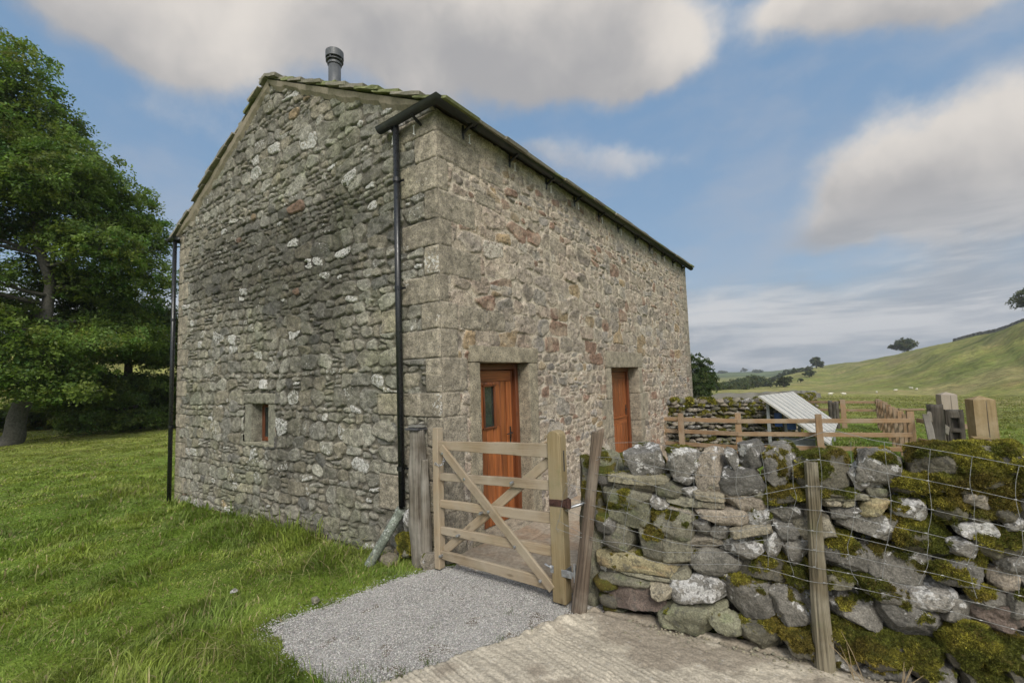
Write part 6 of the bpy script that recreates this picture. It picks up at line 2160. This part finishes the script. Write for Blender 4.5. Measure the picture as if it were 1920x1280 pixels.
# ------------------------------------------------------------------ grass
def grass(name, n, az0, az1, d0, d1, hmin, hmax, seed, label, fn=None, wk=.00095, power=1.0, colk=1.0):
    rg = np.random.default_rng(seed)
    az_ = np.radians(rg.uniform(az0, az1, n))
    d = d0 * (d1 / d0) ** (rg.uniform(0, 1, n) ** power)
    x, y = CAM[0] + d * np.sin(az_), CAM[1] + d * np.cos(az_)
    keep = ~((x > -W - .02) & (x < .0) & (y > -.03) & (y < L))
    wx = x + .03 * fbm(x / .08, y / .08, None, 3, 51); wy = y + .03 * fbm(x / .08, y / .08, None, 3, 61)
    keep &= ~poly_inside(wx, wy, GRAVEL) & ~poly_inside(wx, wy, CONCRETE) & ~poly_inside(x, y, PAVING)
    if fn is not None:
        keep &= fn(x, y, d)
    # bare, thin places
    thin = vn(x / .5, y / .5, None, 7) * .5 + .5
    keep &= rg.uniform(0, 1, n) < .55 + .6 * thin
    x, y, d = x[keep], y[keep], d[keep]; n = len(x)
    z = ground_z(x, y)
    clump = sstep(-.3, .6, fbm(x / .45, y / .45, None, 3, 201))
    clump2 = sstep(.0, .6, fbm(x / 1.6, y / 1.6, None, 3, 203))
    h = (hmin + (hmax - hmin) * rg.uniform(0, 1, n) ** 1.6) * (.55 + .8 * clump) * (.8 + .5 * clump2)
    # longer along the wall foot and by the posts
    dw = np.maximum(np.maximum(-W - .1 - x, x), 0) + np.maximum(-y, 0) + (y > 0) * 9
    h *= 1 + 1.1 * np.exp(-(dw / .16) ** 2) * (x < -.3) * rg.uniform(.3, 1, n)
    w = np.maximum(.0012, wk * d) * rg.uniform(.6, 1.3, n)
    ang = fbm(x / .35, y / .35, None, 2, 205) * 3.0 + rg.normal(0, .9, n)
    bend = rg.uniform(.25, 1.25, n)
    dx, dy = np.cos(ang), np.sin(ang)
    sx, sy = -np.sin(ang + rg.normal(0, .8, n)), np.cos(ang + rg.normal(0, .8, n))
    P0 = np.stack([x, y, z - .01], -1)
    Dv = np.stack([dx, dy, dx * 0], -1); Sv = np.stack([sx, sy, sx * 0], -1)
    up = np.array([0, 0, 1.0])
    hh, bb, ww = h[:, None], (h * bend)[:, None], w[:, None]
    P1 = P0 + up * hh * .62 + Dv * bb * .25
    P2 = P0 + up * hh * (1.0 - .28 * bend[:, None] ** 2 * .5) + Dv * bb * .85
    V = np.stack([P0 - Sv * ww, P0 + Sv * ww, P1 + Sv * ww * .8, P1 - Sv * ww * .8, P2], 1).reshape(-1, 3)
    i = np.arange(n) * 5
    q = np.stack([i, i + 1, i + 2, i + 3], -1); t = np.stack([i + 3, i + 2, i + 4], -1)
    c1, c2, c3 = np.array([.165, .235, .042]), np.array([.250, .305, .062]), np.array([.112, .172, .030])
    m = sstep(-.4, .5, fbm(x / .9, y / .9, None, 3, 207))[:, None]
    C = c1 * (1 - m) + c2 * m
    m2 = sstep(.1, .6, fbm(x / .33, y / .33, None, 3, 209))[:, None]
    C = C * (1 - .6 * m2) + c3 * .6 * m2
    shade_far = sstep(6, 30, d)[:, None]
    azk = np.arctan2(x - CAM[0], y - CAM[1])[:, None]
    kf = np.where(azk < -.5, .55, .85) * shade_far
    C = C * (1 - kf) + np.where(azk < -.5, np.array([.26, .262, .06]), np.array([.19, .19, .052])) * kf
    C = C * rg.normal(1, .2, (n, 1)).clip(.5, 1.6)
    straw = rg.uniform(0, 1, n) < .06 + .05 * (1 - clump)
    C[straw] = np.array([.40, .34, .18]) * rg.uniform(.6, 1.1, (straw.sum(), 1))
    C *= colk
    Cv = np.repeat(C, 5, 0)
    o = mesh_obj(name, V, [q, t], M['grass'], None, {'Col': Cv.clip(.01, .6)})
    return tag(o, label, 'grass', None, 'stuff')


grass('grass', 640000, -92, -38, 1.15, 42, .028, .080, 1, 'lush green pasture grass around the barn', power=.85)
grass('tall_grass', 34000, -88, -45, 2.2, 16, .08, .17, 2, 'scattered longer grass blades and straw stems in the pasture', fn=lambda x, y, d: (fbm(x / .6, y / .6, None, 2, 301) > .0) | ((y > -.45) & (x < -.2)), power=.8)
def seed_stems():
    rg = np.random.default_rng(77)
    n = 1500
    az_ = np.radians(rg.uniform(-84, -48, n)); d = 1.9 * (9.0 / 1.9) ** rg.uniform(0, 1, n)
    x, y = CAM[0] + d * np.sin(az_), CAM[1] + d * np.cos(az_)
    k = ~poly_inside(x, y, GRAVEL) & ~poly_inside(x, y, CONCRETE) & (y < -.1) & (fbm(x / .7, y / .7, None, 2, 401) > -.1)
    x, y = x[k], y[k]; n = len(x)
    z = ground_z(x, y)
    h = rg.uniform(.10, .26, n); a = rg.uniform(0, 6.28, n); b = h * rg.uniform(.3, 1.3, n)
    w = np.maximum(.0008, .00035 * np.hypot(x - CAM[0], y - CAM[1]))
    V, F = [], []
    tt = [0, .35, .7, .9, 1.0]
    S = np.stack([-np.sin(a), np.cos(a), a * 0], -1) * w[:, None]
    for t in tt:
        c = np.stack([x + np.cos(a) * b * t ** 1.8, y + np.sin(a) * b * t ** 1.8, z + h * (t - .25 * t ** 3)], -1)
        f = 1.0 if t < .8 else (2.2 if t < .95 else .3)
        V += [c - S * f, c + S * f]
    V = np.stack(V, 1).reshape(-1, 3)
    i = np.arange(n)[:, None] * 10
    F = np.concatenate([i + np.array([[2 * k, 2 * k + 1, 2 * k + 3, 2 * k + 2]]) for k in range(4)])
    C = np.array([.36, .31, .15]) * rg.uniform(.6, 1.3, (n, 1)) * np.where(rg.uniform(0, 1, (n, 1)) < .4, np.array([[.7, 1, .5]]), 1)
    tag(mesh_obj('seed_stems', V, [F], M['grass'], None, {'Col': np.repeat(C, 10, 0)}), 'fine straw-coloured seed stems arching over the grass', 'grass', None, 'stuff')


seed_stems()
grass('yard_grass', 110000, -13, 14, 7.5, 110, .03, .085, 3, 'green grass around the panels and fences behind the wall', fn=lambda x, y, d: (y > 1.2) & (x > .4))
grass('edge_grass', 5000, -60, -5, 1.2, 4.5, .02, .06, 4, 'small tufts of grass along the gravel and concrete edges', fn=lambda x, y, d: False & (x > 0)) if False else None


# tufts growing in the seam of gravel and concrete
def tufts():
    rg = np.random.default_rng(8)
    V, F, C = [], [], []
    n = 0
    cs_ = [(.80, -1.62, .10, 120), (.98, -1.42, .04, 40), (1.05, -1.25, .03, 40), (1.30, -.80, .025, 22), (.86, -1.74, .12, 200), (.70, -1.80, .10, 160), (.62, -1.78, .09, 160), (1.12, -.45, .02, 12), (.75, -.95, .02, 10), (1.42, -.55, .02, 12), (-.05, -.12, .05, 60), (.0, -.02, .05, 60), (1.9, .5, .1, 60)]
    for cx_, cy_, r_, k in cs_:
        for _ in range(k):
            x, y = cx_ + rg.normal(0, r_), cy_ + rg.normal(0, r_)
            h = rg.uniform(.012, .05); a = rg.uniform(0, 6.28); b = rg.uniform(.2, .9) * h
            p = np.array([x, y, -.125]); s = np.array([math.cos(a + 1.5), math.sin(a + 1.5), 0]) * .0022
            V += [p - s, p + s, p + np.array([math.cos(a) * b, math.sin(a) * b, h])]
            F.append((n, n + 1, n + 2)); n += 3
            C += [np.array([.085, .125, .02]) * rg.uniform(.6, 1.4)] * 3
    tag(mesh_obj('seam_grass', V, [np.array(F)], M['grass'], None, {'Col': np.array(C)}), 'sparse grass tufts where gravel meets concrete', 'grass', None, 'stuff')


tufts()


# little pale things lying in the grass
for i, (x, y, s, lb, t) in enumerate([(-1.37, -1.42, .045, 'small white pebble in the grass before the barn', 'W'), (-.42, -1.18, .05, 'pale flat stone near the gravel edge', 'S')]):
    sb = MB(); add_stone(sb, (x, y, float(ground_z(x, y)) + .045), s * 1.6, s, s * 1.2, 5, t, 0, N=6, seed=800 + i)
    tag(sb.build('pebble', M['drystone'], None, True), lb, 'pebble')


# ------------------------------------------------------------------ valley haze
def build_haze():
    m, nt = new_mat('haze')
    N = NT(nt)
    out = N.n('ShaderNodeOutputMaterial')
    v = N.n('ShaderNodeVolumePrincipled')
    v.inputs['Color'].default_value = (0.86, 0.90, 0.96, 1)
    v.inputs['Density'].default_value = 0.00030
    v.inputs['Anisotropy'].default_value = 0.2
    N.l(v.outputs[0], out.inputs['Volume'])
    lo, hi = np.array([-2300., -2300., -60.]), np.array([2300., 2300., 150.])
    V = np.array([(x, y, z) for x in (0, 1) for y in (0, 1) for z in (0, 1)], float) * (hi - lo) + lo
    F = np.array([(0, 1, 3, 2), (4, 6, 7, 5), (0, 4, 5, 1), (2, 3, 7, 6), (0, 2, 6, 4), (1, 5, 7, 3)])
    o = mesh_obj('haze', V, [F], m, None)
    tag(o, 'thin pale haze lying in the valley', None, None, 'stuff')


build_haze()
